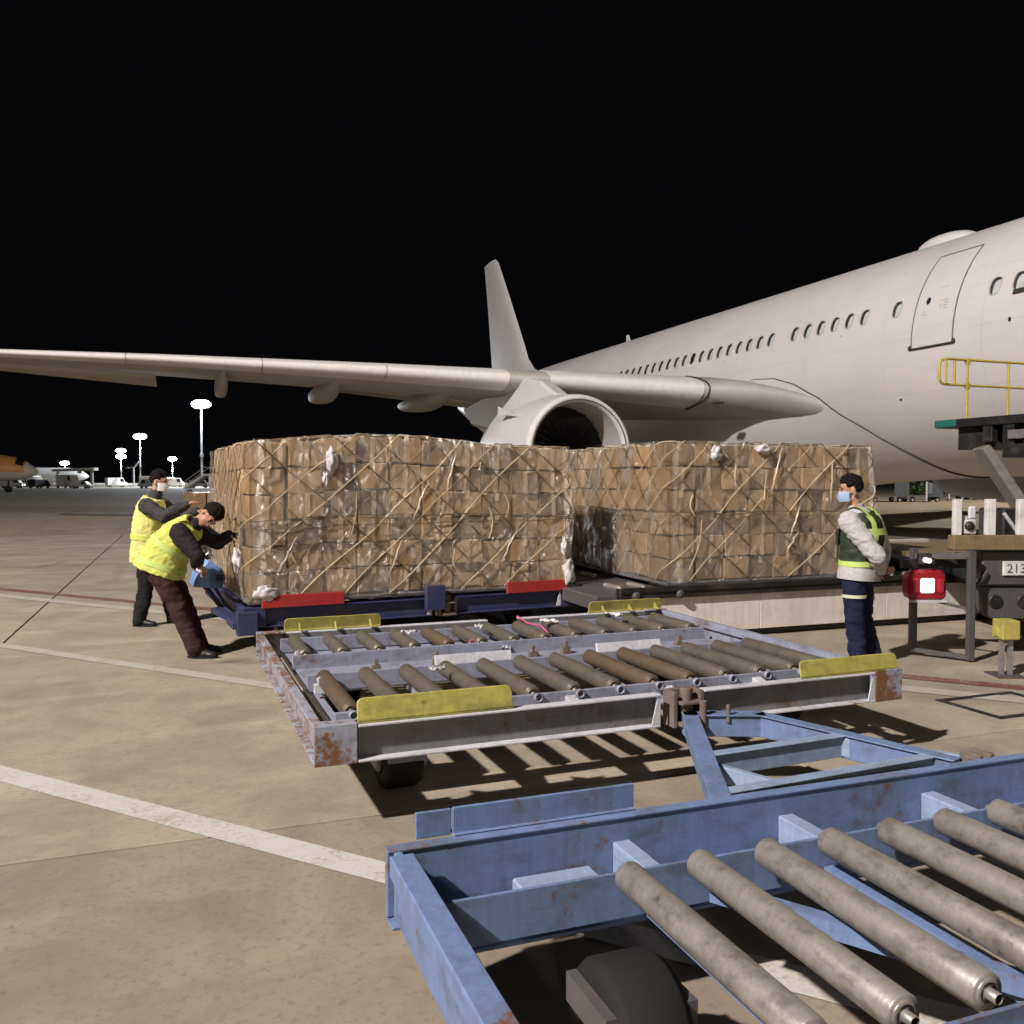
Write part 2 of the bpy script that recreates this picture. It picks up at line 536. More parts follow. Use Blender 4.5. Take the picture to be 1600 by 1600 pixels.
    def build(s, name, mats, parent=None, label=None, bevel=0, fix=True):
        o = bpy.data.objects.new(name, s.mesh(name, mats, bevel, fix))
        COL.objects.link(o)
        if parent:
            o.parent = parent
        if label:
            o['label'] = label
        return o


def link(name, me, parent=None, loc=(0, 0, 0), rot=(0, 0, 0)):
    o = bpy.data.objects.new(name, me)
    COL.objects.link(o)
    o.parent = parent
    o.location, o.rotation_euler = loc, rot
    return o


def thing(name, label, cat, loc=(0, 0, 0), rotz=0.0, group=None):
    o = bpy.data.objects.new(name, None)
    COL.objects.link(o)
    o.location, o.rotation_euler = loc, (0, 0, rotz)
    o['label'], o['category'] = label, cat
    if group:
        o['group'] = group
    return o


def tag(o, label, cat, group=None):
    o['label'], o['category'] = label, cat
    if group:
        o['group'] = group
    return o


def setting(o):
    o['kind'] = 'structure'
    return o


def copy_tree(o, parent=None):
    c = o.copy()
    COL.objects.link(c)
    if parent:
        c.parent = parent
    for ch in list(o.children):
        copy_tree(ch, c)
    return c


# ------------------------------------------------------------------ ground, slabs, road, markings
apron = setting(MB().grid(lambda u, v: (-1800 + 3600 * u, -600 + 3600 * v, -0.016), 8, 8, False).build('apron', M['concrete']))
SL = 5.0
slab_me = MB().box(-SL / 2 + 0.008, SL / 2 - 0.008, -SL / 2 + 0.008, SL / 2 - 0.008, -0.0135, 0).mesh('slab', M['concrete'], bevel=0.004)
for i in range(-5, 8):
    for j in range(-2, 6):
        link('slab', slab_me, apron, (-1.7 + SL * (i + 0.5), 4.2 - SL + SL * (j + 0.5) + 0.0, random.uniform(-0.001, 0.0)))
M['sealant'] = plain('joint_sealant', (0.07, 0.06, 0.05), 0.9)
setting(MB().grid(lambda u, v: (-26.6 + 64.8 * u, -10.7 + 39.8 * v, -0.0145), 2, 2, False).build('joint_sealant', M['sealant']))
setting(MB().box(-300, 500, 29.25, 96, -0.012, 0.003).build('road', M['asphalt']))


def stripe(p, q, w, mat, z=0.004, name='painted_line'):
    p, q = Vector((*p, 0)), Vector((*q, 0))
    s_ = (q - p).cross(Vector((0, 0, 1))).normalized() * w / 2
    n = 8
    mb = MB()
    mb.grid(lambda u, v: p.lerp(q, u) + s_ * (2 * v - 1) + Vector((0, 0, z)), n, 1, False)
    return setting(mb.build(name, mat))


d_l = Vector((0.66, -0.75))
stripe((-6.2, 11.5), (2.9, 1.12), 0.165, M['line_white'])
stripe((-5.7, 14.55), (2.4, 5.12), 0.15, M['line_pale'])
stripe((-6.4, 19.5), (11.0, -0.55), 0.17, M['line_red'])
stripe((-6.5, 18.9), (11.0, -1.25), 0.20, M['line_pale'])
a0, a1 = cw(-85, 113), cw(-28, 116)
stripe(a0[:2], a1[:2], 1.1, M['line_white'])
a0, a1 = cw(-140, 250), cw(-20, 250)
stripe(a0[:2], a1[:2], 5.0, M['line_white'])
# dark square of a flush pit cover in the concrete
pit = MB()
for (x0, x1, y0, y1) in ((5.2, 5.95, 4.42, 4.47), (5.2, 5.95, 4.93, 4.98), (5.2, 5.25, 4.47, 4.93), (5.9, 5.95, 4.47, 4.93)):
    pit.box(x0, x1, y0, y1, 0.001, 0.006)
tag(pit.build('pit_frame', M['black_metal']), 'dark square frame of a flush pit cover in the concrete beside the flatbed truck', 'pit cover')


# ------------------------------------------------------------------ roller dollies
def wheel(parent, x, y, r, w, axis='x', hubmat=None, name='wheel'):
    c = (x, y, r)
    t = MB()
    prof = [(r * 0.55, -w / 2), (r * 0.9, -w / 2), (r, -w * 0.36), (r, w * 0.36), (r * 0.9, w / 2), (r * 0.55, w / 2), (r * 0.55, -w / 2)]
    t.ring_lathe(prof, c, axis, 28)
    wh = t.build(name, M['rubber'], parent)
    h = MB()
    h.ring_lathe([(0.001, -w * 0.42), (r * 0.2, -w * 0.46), (r * 0.22, -w * 0.3), (r * 0.54, -w * 0.28), (r * 0.56, -w / 2), (r * 0.56, w / 2), (r * 0.54, w * 0.28), (r * 0.22, w * 0.3), (r * 0.2, w * 0.46), (0.001, w * 0.42)], c, axis, 20)
    h.build('hub', hubmat or M['steel'], wh)
    return wh


def roller_mesh(length, r, mats):
    m = MB()
    m.ring_lathe([(0.012, -0.03), (0.014, -0.028), (0.014, 0.0), (r * 0.93, 0.0), (r, 0.006), (r, length - 0.006), (r * 0.93, length), (0.014, length), (0.014, length + 0.028), (0.012, length + 0.03)], (0, 0, 0), 'y', 16)
    m.ring_lathe([(r * 0.55, -0.003), (r * 0.75, -0.003), (r * 0.75, 0.002)], (0, 0, 0), 'y', 16)
    return m.mesh('roller', mats)


def channel(mb, p0, p1, z0, z1, out, depth=0.06, t=0.012, web=None):
    """C section beam from p0 to p1 (xy), its open side towards out"""
    p0, p1, out = Vector((*p0, 0)), Vector((*p1, 0)), Vector((*out, 0))
    q0, q1 = p0 - out * depth, p1 - out * depth
    m0, m1 = (p0 + q0) / 2, (p1 + q1) / 2
    zc = Vector((0, 0, 1))
    mb.beam(m0 + zc * (z1 - t / 2), m1 + zc * (z1 - t / 2), depth, t)
    mb.beam(m0 + zc * (z0 + t / 2), m1 + zc * (z0 + t / 2), depth, t)
    w0, w1 = q0 + out * t / 2, q1 + out * t / 2
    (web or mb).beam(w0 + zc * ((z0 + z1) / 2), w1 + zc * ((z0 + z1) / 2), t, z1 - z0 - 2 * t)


def guide(parent, x0, x1, y, s, mat, zt=0.605, name='pallet_guide'):
    """pressed plate with rounded top corners standing on the side beam; s = -1 near side, 1 far side"""
    pts, c = [], 0.03
    for (x, z, a0) in ((x1 - c, zt - c, 0), (x0 + c, zt - c, 90)):
        for k in range(4):
            a = R(a0 + 30 * k)
            pts.append((x + c * math.cos(a), z + c * math.sin(a)))
    pts += [(x0, 0.512), (x1, 0.512)]
    m = MB()
    n = len(pts)
    lean = 0.25
    v = [(x, y + s * (-(z - 0.512) * lean), z) for x, z in pts] + [(x, y + s * (-(z - 0.512) * lean - 0.012), z) for x, z in pts]
    m.add(v, [tuple(range(n))[::-1], tuple(range(n, 2 * n))] + [(i, (i + 1) % n, n + (i + 1) % n, n + i) for i in range(n)])
    for x in (x0 + 0.1, (x0 + x1) / 2, x1 - 0.1):
        m.prism([(y - s * 0.045, 0.515), (y - s * 0.13, 0.515), (y - s * 0.055, zt - 0.03)], 0, x, x + 0.012)
    m.box(x0, x1, y - s * 0.012 - 0.005, y + s * 0.002 + 0.005, 0.501, 0.514)
    return m.build(name, mat, parent, bevel=0.003)


def dolly(t, paint, corner, rollmats, L=3.45, W=2.73, guides=True, guidemat=None, top=0.5, middle_post=True, near=True):
    z0, z1 = top - 0.175, top
    # long side beams, each in two lengths with a gap for the coupling post on the near side
    for (xa, xb) in ((0.2, 1.80), (2.07, L - 0.2)):
        for y, s in ((0, -1), (W, 1)):
            m, wb = MB(), MB()
            channel(m, (xa, y), (xb, y), z0, z1, (0, s), web=wb)
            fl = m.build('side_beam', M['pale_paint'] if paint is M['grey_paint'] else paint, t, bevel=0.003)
            wb.build('beam_web', M['channel_shade'] if paint is M['grey_paint'] else paint, fl)
        m = MB()
        e = xb if xa < 1 else xb
        m.prism([(e - 0.05, z0 + 0.013), (e, z0 + 0.013), (e, z1 - 0.013), (e - 0.015, z1 - 0.013)], 1, 0.004, 0.012)
        m.build('gusset', M['pale_paint'] if guidemat is not M['blue_paint'] else paint, t)
    for x in (0, L):
        s = -1 if x == 0 else 1
        m = MB(); channel(m, (x, 0.014), (x, W - 0.014), z0, z1, (s, 0), 0.05, 0.012)
        m.box(x - s * 0.05, x - s * 0.075, 0.2, W - 0.2, z1 - 0.05, z1 - 0.03)
        m.build('end_beam', corner if x == 0 else paint, t, bevel=0.003)
        for y0, y1, yy in ((0, 0.012, 0), (W - 0.012, W, W)):
            m = MB(); m.box(x, x - s * 0.195, y0, y1, z0, z1)
            m.box(x, x - s * 0.195, min(y0, 0.03) if yy == 0 else W - 0.09, 0.09 if yy == 0 else max(y1, W - 0.03), z1 - 0.002, z1 + 0.010)
            m.build('corner_plate', corner, t, bevel=0.002)
    # rails that carry the two banks of rollers
    for y in (0.33, 1.24, 1.86, 2.52):
        m = MB(); m.box(0.15, L - 0.15, y - 0.012, y + 0.012, top - 0.12, top - 0.02)
        s = 1 if y in (1.24, 2.52) else -1
        m.box(0.15, L - 0.15, y, y + s * 0.07, top - 0.13, top - 0.118)
        m.build('roller_rail', paint, t, bevel=0.002)
    m = MB(); m.box(0.16, L - 0.16, 1.33, 1.78, top - 0.105, top - 0.095)
    m.build('walkway_plate', paint, t)
    m = MB(); m.box(0.16, L - 0.16, 1.885, 2.50, top - 0.135, top - 0.125); m.build('bank_pan', paint, t)
    for k in range(6):
        x = 0.2 + k * (L - 0.4) / 5
        m = MB(); m.beam((x, 0.07, top - 0.155), (x, W - 0.07, top - 0.155), 0.05, 0.05)
        m.build('cross_member', paint, t)
        if 0 < k < 5:
            m = MB()
            m.prism([(0.062, top - 0.10), (0.315, top - 0.04), (0.315, top - 0.13), (0.062, top - 0.13)], 0, x - 0.03, x + 0.03)
            m.build('bracket', M['pale_paint'] if paint is M['grey_paint'] else paint, t, bevel=0.002)
    r = 0.047
    n = 13
    for bank, (ya, yb) in enumerate(((0.375, 1.195), (1.90, 2.48))):
        mes = [roller_mesh(yb - ya, r, mm) for mm in rollmats]
        for k in range(n):
            x = 0.24 + k * (L - 0.48) / (n - 1)
            me = mes[0]
            if len(mes) > 1 and ((bank == 0 and k in (0, 7, 8)) or (bank == 1 and k == 4)):
                me = mes[1]
            link('roller', me, t, (x, ya, top - 0.032), (0, random.uniform(0, 6), 0))
    for y in (0.33,):
        for k in range(n):
            x = 0.24 + k * (L - 0.48) / (n - 1)
            m = MB(); m.ring_lathe([(0.012, -0.008), (0.020, -0.006), (0.026, -0.006), (0.026, -0.03), (0.017, -0.03), (0.014, -0.008)], (x, y - 0.008, top - 0.035), 'y', 12)
            m.build('bearing', paint, t)
    for (x, y) in ((0.52, 0.55), (L - 0.34, 0.75), (0.52, W - 0.55), (L - 0.34, W - 0.65)):
        wheel(t, x, y, 0.185, 0.2, 'x')
        m = MB(); m.box(x - 0.13, x + 0.13, y - 0.15, y + 0.12, 0.22, 0.325)
        m.box(x - 0.135, x - 0.11, y - 0.1, y + 0.1, 0.12, 0.3)
        m.box(x + 0.11, x + 0.135, y - 0.1, y + 0.1, 0.12, 0.3)
        m.build('axle_box', paint, t, bevel=0.006)
        m = MB(); m.box(x - 0.10, x + 0.10, y - 0.215, y - 0.195, 0.19, 0.325); m.build('mudguard', paint, t, bevel=0.004)
    if middle_post:
        m = MB()
        m.box(1.87, 1.895, -0.012, 0.1, z0 - 0.01, z1 + 0.004)
        m.box(2.035, 2.06, -0.012, 0.1, z0 - 0.01, z1 + 0.004)
        m.box(1.895, 2.035, 0.06, 0.1, z0 - 0.02, z1 + 0.005)
        m.ring_lathe([(0.001, 0.04), (0.03, 0.04), (0.034, 0.03), (0.034, -0.17), (0.001, -0.17)], (1.965, 0.02, z1 - 0.02), 'z', 14)
        m.box(1.9, 2.03, -0.05, 0.06, z0 + 0.0, z0 + 0.02)
        m.box(1.9, 2.03, -0.05, 0.06, z1 - 0.06, z1 - 0.045)
        m.build('coupling_post', M['rust'], t, bevel=0.003)


DECK = thing('pallet_dolly', 'empty grey roller dolly with yellow guides and rusty corners in front of the loads', 'pallet dolly', (0.545, 4.01, 0), R(1.0))
dolly(DECK, M['grey_paint'], M['grey_paint_rusty'], [M['roller'], M['roller_rust']])
guide(DECK, 0.20, 0.97, 0.012, -1, M['yellow_paint'], 0.615)
guide(DECK, 2.72, 3.43, 0.012, -1, M['yellow_paint'], 0.600)
guide(DECK, 0.20, 0.93, 2.718, 1, M['yellow_paint'], 0.600)
guide(DECK, 2.72, 3.43, 2.718, 1, M['yellow_paint'], 0.600)
# flip-up pallet stops on the middle walkway
for (x0, x1) in ((0.96, 1.48), (2.10, 2.60)):
    m = MB()
    m.prism([(1.29, 0.40), (1.32, 0.40), (1.36, 0.515), (1.345, 0.52)], 0, x0, x1)
    m.box(x0 + 0.05, x0 + 0.1, 1.32, 1.40, 0.40, 0.45)
    m.box(x1 - 0.1, x1 - 0.05, 1.32, 1.40, 0.40, 0.45)
    m.build('pallet_stop', M['pale_paint'], DECK, bevel=0.003)
# small lock pedals in the walkway
for (x, y) in ((0.62, 1.5), (1.05, 1.6), (1.72, 1.55), (2.0, 1.62), (2.85, 1.5), (0.2, 1.1), (0.19, 1.95)):
    m = MB(); m.box(x - 0.03, x + 0.03, y - 0.02, y + 0.02, 0.40, 0.455)
    m.prism([(y - 0.02, 0.455), (y + 0.05, 0.475), (y - 0.02, 0.50)], 0, x - 0.012, x + 0.012)
    m.build('lock_pedal', M['pale_paint'] if x < 0.3 else M['rust'], DECK, bevel=0.003)

BLUE = thing('pallet_dolly', 'blue roller dolly with an A-shaped drawbar, closest to the viewer', 'pallet dolly', (0.565, 2.62, 0), 0)
blue_in = bpy.data.objects.new('deck_frame', None)
# the blue dolly is mirrored: its coupling side faces the grey dolly
bp_ = M['blue_paint']
L, W = 3.45, 2.73


def bl(y):
    return -y


m = MB(); m.box(0.0, L, -0.028, 0.0, 0.30, 0.5); m.box(0.0, L, -0.034, 0.012, 0.497, 0.507); m.box(0, L, -0.09, 0.0, 0.288, 0.30)
m.build('side_beam', bp_, BLUE, bevel=0.003)
m = MB(); m.box(0.0, L, -W, -W + 0.028, 0.30, 0.5); m.box(0, L, -W - 0.012, -W + 0.06, 0.497, 0.507)
m.build('side_beam', bp_, BLUE, bevel=0.003)
for x in (0, L):
    s = 1 if x == 0 else -1
    m = MB(); m.box(x + s * 0.02, x + s * 0.048, -W + 0.03, -0.03, 0.30, 0.5)
    m.box(x, x + s * 0.075, -W + 0.062, -0.062, 0.494, 0.504)
    m.box(x, x + s * 0.015, -W + 0.062, -0.062, 0.44, 0.494)
    m.build('end_beam', bp_, BLUE, bevel=0.004)
for y in (-0.29, -1.20, -1.60, -2.44):
    m = MB(); m.box(0.05, L - 0.05, y - 0.006, y + 0.006, 0.31, 0.45)
    m.build('roller_rail', bp_, BLUE, bevel=0.002)
for x in (0.76, 1.42, 2.08, 2.74):
    m = MB(); m.box(x, x + 0.06, -0.283, -0.03, 0.415, 0.425); m.box(x, x + 0.008, -0.283, -0.03, 0.30, 0.415)
    m.build('bracket', M['blue_pale'], BLUE, bevel=0.002)
    m = MB(); m.beam((x, -0.3, 0.33), (x, -W + 0.05, 0.33), 0.05, 0.05)
    m.build('cross_member', bp_, BLUE)
m = MB(); m.box(0.36, 0.62, -0.275, -0.14, 0.31, 0.415); m.build('step_plate', M['blue_pale'], BLUE, bevel=0.006)
m = MB(); m.box(0.07, L - 0.07, -0.285, -0.03, 0.285, 0.295); m.build('tray_plate', bp_, BLUE)
for k in range(2, 14):
    x = 0.17 + k * 0.243
    if k == 2:
        me_a, me_b = roller_mesh(0.82, 0.046, M['roller_clean']), roller_mesh(0.76, 0.046, M['roller_clean'])
    link('roller', me_a, BLUE, (x, -0.33 - 0.82, 0.455), (0, random.uniform(0, 6), 0))
    link('roller', me_b, BLUE, (x, -1.64 - 0.76, 0.455), (0, random.uniform(0, 6), 0))
    m = MB(); m.tube([(x, -0.345, 0.455), (x, -0.30, 0.455)], 0.016, 10); m.ball((x, -0.298, 0.455), 0.011, 8)
    m.build('roller_axle', M['steel'], BLUE)
m = MB(); m.beam((0.95, -0.33, 0.36), (1.5, -1.19, 0.36), 0.05, 0.05); m.beam((2.5, -0.33, 0.36), (1.9, -1.19, 0.36), 0.05, 0.05)
m.build('diagonal_brace', bp_, BLUE)
for (x, y) in ((0.52, -0.6), (L - 0.4, -0.6), (0.52, -2.1), (L - 0.4, -2.1)):
    wheel(BLUE, x, y, 0.185, 0.2, 'x')
    m = MB(); m.box(x - 0.13, x + 0.13, y - 0.12, y + 0.12, 0.22, 0.30); m.build('axle_box', M['dark_metal'], BLUE)
# blue pallet guide on the far rim, in two plates
m = MB()
m.box(0.10, 0.215, 0.015, 0.027, 0.508, 0.592)
m.build('pallet_guide', M['blue_paint'], BLUE, bevel=0.003)
m = MB(); m.box(0.219, 0.86, 0.013, 0.025, 0.508, 0.595); m.box(0.219, 0.86, 0.0, 0.05, 0.508, 0.514)
m.build('pallet_guide', bp_, BLUE, bevel=0.003)
# drawbar frame reaching to the grey dolly
m = MB()
zt, hh = 0.335, 0.11
for p, q, w in (((1.27, 0.05), (1.95, 1.42), 0.055), ((2.27, 1.26), (2.62, 0.30), 0.05), ((1.90, 1.40), (2.30, 1.24), 0.07)):
    m.beam((p[0], p[1], zt), (q[0], q[1], zt), w, hh)
    m.beam((p[0], p[1], zt + hh / 2 + 0.004), (q[0], q[1], zt + hh / 2 + 0.004), w + 0.03, 0.008)
dr = m.build('drawbar', bp_, BLUE, bevel=0.003)
m = MB()
for p, q in (((1.42, 0.33), (2.60, 0.40)), ((1.62, 0.76), (2.45, 0.80))):
    m.beam((p[0], p[1], zt), (q[0], q[1], zt), 0.03, hh - 0.012)
    m.beam((p[0], p[1], zt + hh / 2 + 0.0), (q[0], q[1], zt + hh / 2 + 0.0), 0.06, 0.008)
m.beam((1.64, 0.75, zt - 0.01), (1.80, 0.36, zt - 0.01), 0.035, 0.07)
m.beam((2.40, 0.82, zt), (2.75, 0.36, zt), 0.035, 0.09)
m.build('drawbar_brace', M['blue_pale'], BLUE, bevel=0.003)
m = MB()
for x in (2.66, 2.72):
    m.box(x, x + 0.022, 0.22, 0.33, 0.27, 0.43)
m.tube([(2.64, 0.28, 0.40), (2.80, 0.28, 0.40)], 0.016, 10)
m.build('hinge', M['rust'], BLUE, bevel=0.003)
m = MB(); m.tube([(1.98, 1.33, 0.30), (1.98, 1.33, 0.47)], 0.02, 10); m.build('hitch_pin', M['rust'], BLUE)
m = MB(); m.tube([(2.1, 1.28, 0.36), (2.1, 1.28, 0.45)], 0.012, 8); m.build('hitch_pin', M['rust'], BLUE)
bpy.data.objects.remove(blue_in)

# navy dolly with red guides under the nearer load
NAVY = thing('pallet_dolly', 'dark navy pallet dolly with red guides carrying the nearer load of cartons', 'pallet dolly', (0.50, 8.22, 0), R(5.5))
dolly(NAVY, M['navy_paint'], M['navy_paint'], [M['roller']], L=3.45, W=2.73, top=0.47)
for (x0, x1, s, y) in ((0.16, 0.92, -1, 0.0), (2.62, 3.36, -1, 0.0), (0.16, 0.92, 1, 2.73), (2.62, 3.36, 1, 2.73)):
    m = MB()
    yo = y + s * 0.02
    m.prism([(yo, 0.47), (yo + s * -0.015, 0.585), (yo - s * 0.04, 0.585), (yo - s * 0.05, 0.47)], 0, x0, x1)
    m.build('pallet_guide', M['red_paint'], NAVY, bevel=0.006)
m = MB(); m.box(1.72, 1.92, -0.07, 0.0, 0.36, 0.60); m.build('latch_block', M['navy_paint'], NAVY, bevel=0.006)
m = MB(); m.box(-0.06, 0.12, -0.05, 0.05, 0.24, 0.45); m.box(-0.10, 0.0, -0.02, 0.35, 0.30, 0.36); m.build('corner_post', M['navy_paint'], NAVY, bevel=0.006)
# light blue hand-brake box on its end
m = MB()
m.prism([(-0.32, 0.585), (-0.06, 0.56), (-0.01, 0.66), (-0.05, 0.76), (-0.18, 0.84), (-0.29, 0.72)], 1, 0.95, 1.3)
bx = m.build('brake_box', M['light_blue'], NAVY, bevel=0.012)
m = MB(); m.box(-0.11, -0.04, 0.935, 0.955, 0.64, 0.70); m.build('slot', M['navy_paint'], bx)
m = MB()
m.tube([(-0.20, 1.1, 0.58), (-0.10, 0.7, 0.42), (0.0, 0.4, 0.34)], 0.026, 8)
m.tube([(-0.10, 1.2, 0.57), (-0.04, 0.9, 0.42), (0.02, 0.6, 0.34)], 0.018, 8)
m.beam((-0.16, 0.6, 0.40), (0.02, 0.1, 0.33), 0.09, 0.05)
m.build('brake_linkage', M['navy_paint'], NAVY)


# ------------------------------------------------------------------ cargo loads of cartons
def carton_mesh(sx, sy, sz, v):
    m = MB()
    m.box(-sx / 2, sx / 2, -sy / 2, sy / 2, -sz / 2, sz / 2)
    me = m.mesh('carton', [M['card'], M['tape']], bevel=0.008)
    bm = bmesh.new(); bm.from_mesh(me)
    rnd = random.Random(v)
    for q in bm.verts:
        q.co += Vector((rnd.uniform(-1, 1), rnd.uniform(-1, 1), rnd.uniform(-1, 1))) * 0.006
    # parcel tape over the top seam and part way down the ends
    def quad(pts):
        f = bm.faces.new([bm.verts.new(p) for p in pts]); f.material_index = 1
    e, w = 0.0085, 0.024
    if v % 3 != 2:
        quad([(-sx / 2 - e, -w, sz / 2 + e), (sx / 2 + e, -w, sz / 2 + e), (sx / 2 + e, w, sz / 2 + e), (-sx / 2 - e, w, sz / 2 + e)])
        quad([(-w, -sy / 2 - e, sz / 2 + e), (-w, -sy / 2 - e, sz / 2 - 0.07), (w, -sy / 2 - e, sz / 2 - 0.07), (w, -sy / 2 - e, sz / 2 + e)])
    else:
        quad([(-w, -sy / 2 - e, -sz / 2), (w, -sy / 2 - e, -sz / 2), (w, -sy / 2 - e, sz / 2), (-w, -sy / 2 - e, sz / 2)])
    bm.to_mesh(me); bm.free()
    return me


def cargo(t, LX, LY, z0, H, nx, ny, nz, seed, prof, bulge=0.05):
    """a netted, film wrapped block of cartons; local origin at the near left corner of its base"""
    rnd = random.Random(seed)
    sx, sy, sz = LX / nx, LY / ny, H / nz
    mes = [carton_mesh(sx - 0.007, sy - 0.007, sz - 0.006, seed + q) for q in range(4)]
    base = MB(); base.box(-0.04, LX + 0.04, -0.04, LY + 0.04, z0 - 0.045, z0 - 0.01)
    base.build('pallet_sheet', M['dark_metal'], t, bevel=0.004)
    tops = {}

    def top(x, y):
        return prof(x / LX, y / LY)
    for i in range(nx):
        for j in range(ny):
            for k in range(nz):
                if 0 < i < nx - 1 and 0 < j < ny - 1 and k < nz - 1:
                    continue
                if j == ny - 1 and 0 < i < nx - 1 and k < nz - 1:
                    continue
                x, y = (i + 0.5) * sx, (j + 0.5) * sy
                hz = top(x, y) / nz
                z = z0 + (k + 0.5) * hz
                out = bulge * math.sin(math.pi * min(1, (k + 0.7) / nz))
                if j == 0: y -= out * 0.4 + rnd.uniform(-0.05, 0.02)
                if i == 0: x -= out * 0.6 + rnd.uniform(-0.018, 0.022)
                if i == nx - 1: x += rnd.uniform(-0.018, 0.022)
                o = link('carton', rnd.choice(mes), t, (x, y, z + rnd.uniform(-0.006, 0.006)), (rnd.uniform(-0.03, 0.03), rnd.uniform(-0.035, 0.035), rnd.uniform(-0.05, 0.05)))
                o.scale = (1, 1, hz / sz)

    P = LY + LX + LY

    def skin(u, v, off):
        """point on the wrapped outside: u metres round left end, front, right end; v metres up, then over the top"""
        d = 0.10
        if u < LY:
            x, y, nx_, ny_ = 0.0, LY - u, -1.0, 0.0
        elif u < LY + LX:
            x, y, nx_, ny_ = u - LY, 0.0, 0.0, -1.0
        else:
            x, y, nx_, ny_ = LX, u - LY - LX, 1.0, 0.0
        for cu, sg in ((LY, 1), (LY + LX, 1)):
            k = (u - cu) / d
            if abs(k) < 1:
                a = (k + 1) * 0.25 * math.pi
                if cu == LY:
                    nx_, ny_ = -math.cos(a), -math.sin(a)
                    x, y = d * (1 + nx_) - 0.02, d * (1 + ny_) - 0.02
                else:
                    nx_, ny_ = math.sin(a), -math.cos(a)
                    x, y = LX - d * (1 - nx_) + 0.02, d * (1 + ny_) - 0.02
        h = top(min(max(x, 0), LX), min(max(y, 0), LY))
        vv = min(v, h)
        bl_ = bulge * math.sin(math.pi * min(1, (vv / h) + 0.12)) * (0.55 if ny_ < -0.5 else 0.8)
        p = Vector((x + nx_ * (off + bl_), y + ny_ * (off + bl_), z0 + vv))
        if v > h:
            e = v - h
            p.x -= nx_ * e
            p.y -= ny_ * e
            p.z = z0 + top(min(max(p.x, 0), LX), min(max(p.y, 0), LY)) + off * 0.7
        return p

    # film: front wall, two ends and the top as separate wrinkled sheets
    def crumple(p, n, amp, q):
        w = noise.noise(Vector((p.x * 3.1, p.y * 3.1, p.z * 2.2 + q))) + 0.6 * noise.noise(Vector((p.x * 9 + 3, p.y * 9, p.z * 5 + q))) + 0.35 * noise.noise(Vector((p.x * 23, p.y * 23, p.z * 14 + q)))
        q1 = Vector((p.x * 3.4 + p.z * 1.6, p.y * 3.4, p.z * 1.3 - p.x * 0.8 + q * 2))
        ridge = max(0.0, 1 - 3.2 * abs(noise.noise(q1))) + 0.6 * max(0.0, 1 - 3.5 * abs(noise.noise(q1 * 2.3)))
        return p + n * (amp * w + 0.017 * ridge)
    def sheet(u0, u1, v0, v1, nu, nv, nrm, off, amp, mat, q, name='wrap_film'):
        m_ = MB()
        m_.grid(lambda a, b: crumple(skin(u0 + (u1 - u0) * a, v0 + (v1 - v0) * b, off), nrm, amp, q), nu, nv)
        return m_.build(name, mat, t, fix=False)
    hm = max(top(LX * q / 8.0, 0) for q in range(9))
    sheet(LY + 0.02, LY + LX - 0.02, -0.02, hm + 0.05, 240, 110, Vector((0, -1, 0)), 0.030, 0.026, M['film'], seed)
    sheet(LY - LY * 0.98, LY + 0.10, -0.03, hm + 0.02, 90, 70, Vector((-1, 0, 0)), 0.035, 0.030, M['film_milky'], seed + 3)
    sheet(LY + LX - 0.1, P - 0.1, -0.02, hm + 0.02, 60, 50, Vector((1, 0, 0)), 0.03, 0.02, M['film'], seed + 5)
    # net straps: two families of slanting straps, sagging between knots
    step = 0.41
    hv = hm + 0.5
    for fam in (1, -1):
        n = int((P + hv * 1.2) / step)
        for q in range(-4, n):
            u0 = q * step - (hv * 0.4 if fam == 1 else -0.4) + rnd.uniform(-0.06, 0.06)
            slope = fam * (1.12 + rnd.uniform(-0.07, 0.07))
            va, vb = 0.0, hv
            if rnd.random() < 0.22:
                va = rnd.uniform(0.2, 0.8)
            amp, ph = rnd.uniform(0.01, 0.035), rnd.uniform(0, 6)
            pts, K = [], 34
            for s_ in range(K + 1):
                v = va + (vb - va) * s_ / K
                u = u0 + v * slope + amp * math.sin(v * 4 + ph) + 0.04 * noise.noise(Vector((q * 3.3, v * 2.5, fam)))
                if u < 0.05 or u > P - 0.05:
                    continue
                pts.append(skin(u, v, 0.040 + 0.008 * math.sin(v * 9 + ph)))
            if len(pts) > 4:
                m_ = MB()
                m_.tube(pts, (0.0070 if q % 2 else 0.0052), 5)
                m_.build('net_strap', M['strap'] if fam == 1 and q % 4 else M['strap_dark'], t)
    # level lashings round the middle, loose and doubled
    for v, dv in ((H * 0.50, 0.05), (H * 0.46, 0.10)):
        pts = []
        for s_ in range(71):
            u = 0.1 + (P - 0.2) * s_ / 70
            pts.append(skin(u, v + dv * noise.noise(Vector((u * 1.7, v * 9, seed))), 0.05))
        m_ = MB(); m_.tube(pts, 0.0045, 5); m_.build('lashing', M['strap_dark'], t)
    # ropes of twisted film, pale and shiny
    for q in range(5):
        u = LY + rnd.uniform(0.1, LX - 0.3); v = rnd.uniform(0.1, H * 0.7)
        du, dv = rnd.uniform(0.02, 0.28), rnd.uniform(0.2, 0.5)
        pts = [skin(u + du * s_ / 10 + 0.02 * noise.noise(Vector((s_ * 0.5, q * 7, seed))), v + dv * s_ / 10, 0.062) for s_ in range(11)]
        rr = [0.002 + 0.011 * math.sin(math.pi * s_ / 10) * (0.6 + 0.6 * rnd.random()) for s_ in range(11)]
        m_ = MB(); m_.tube(pts, rr, 6); m_.build('film_fold', M['film_rope'], t)
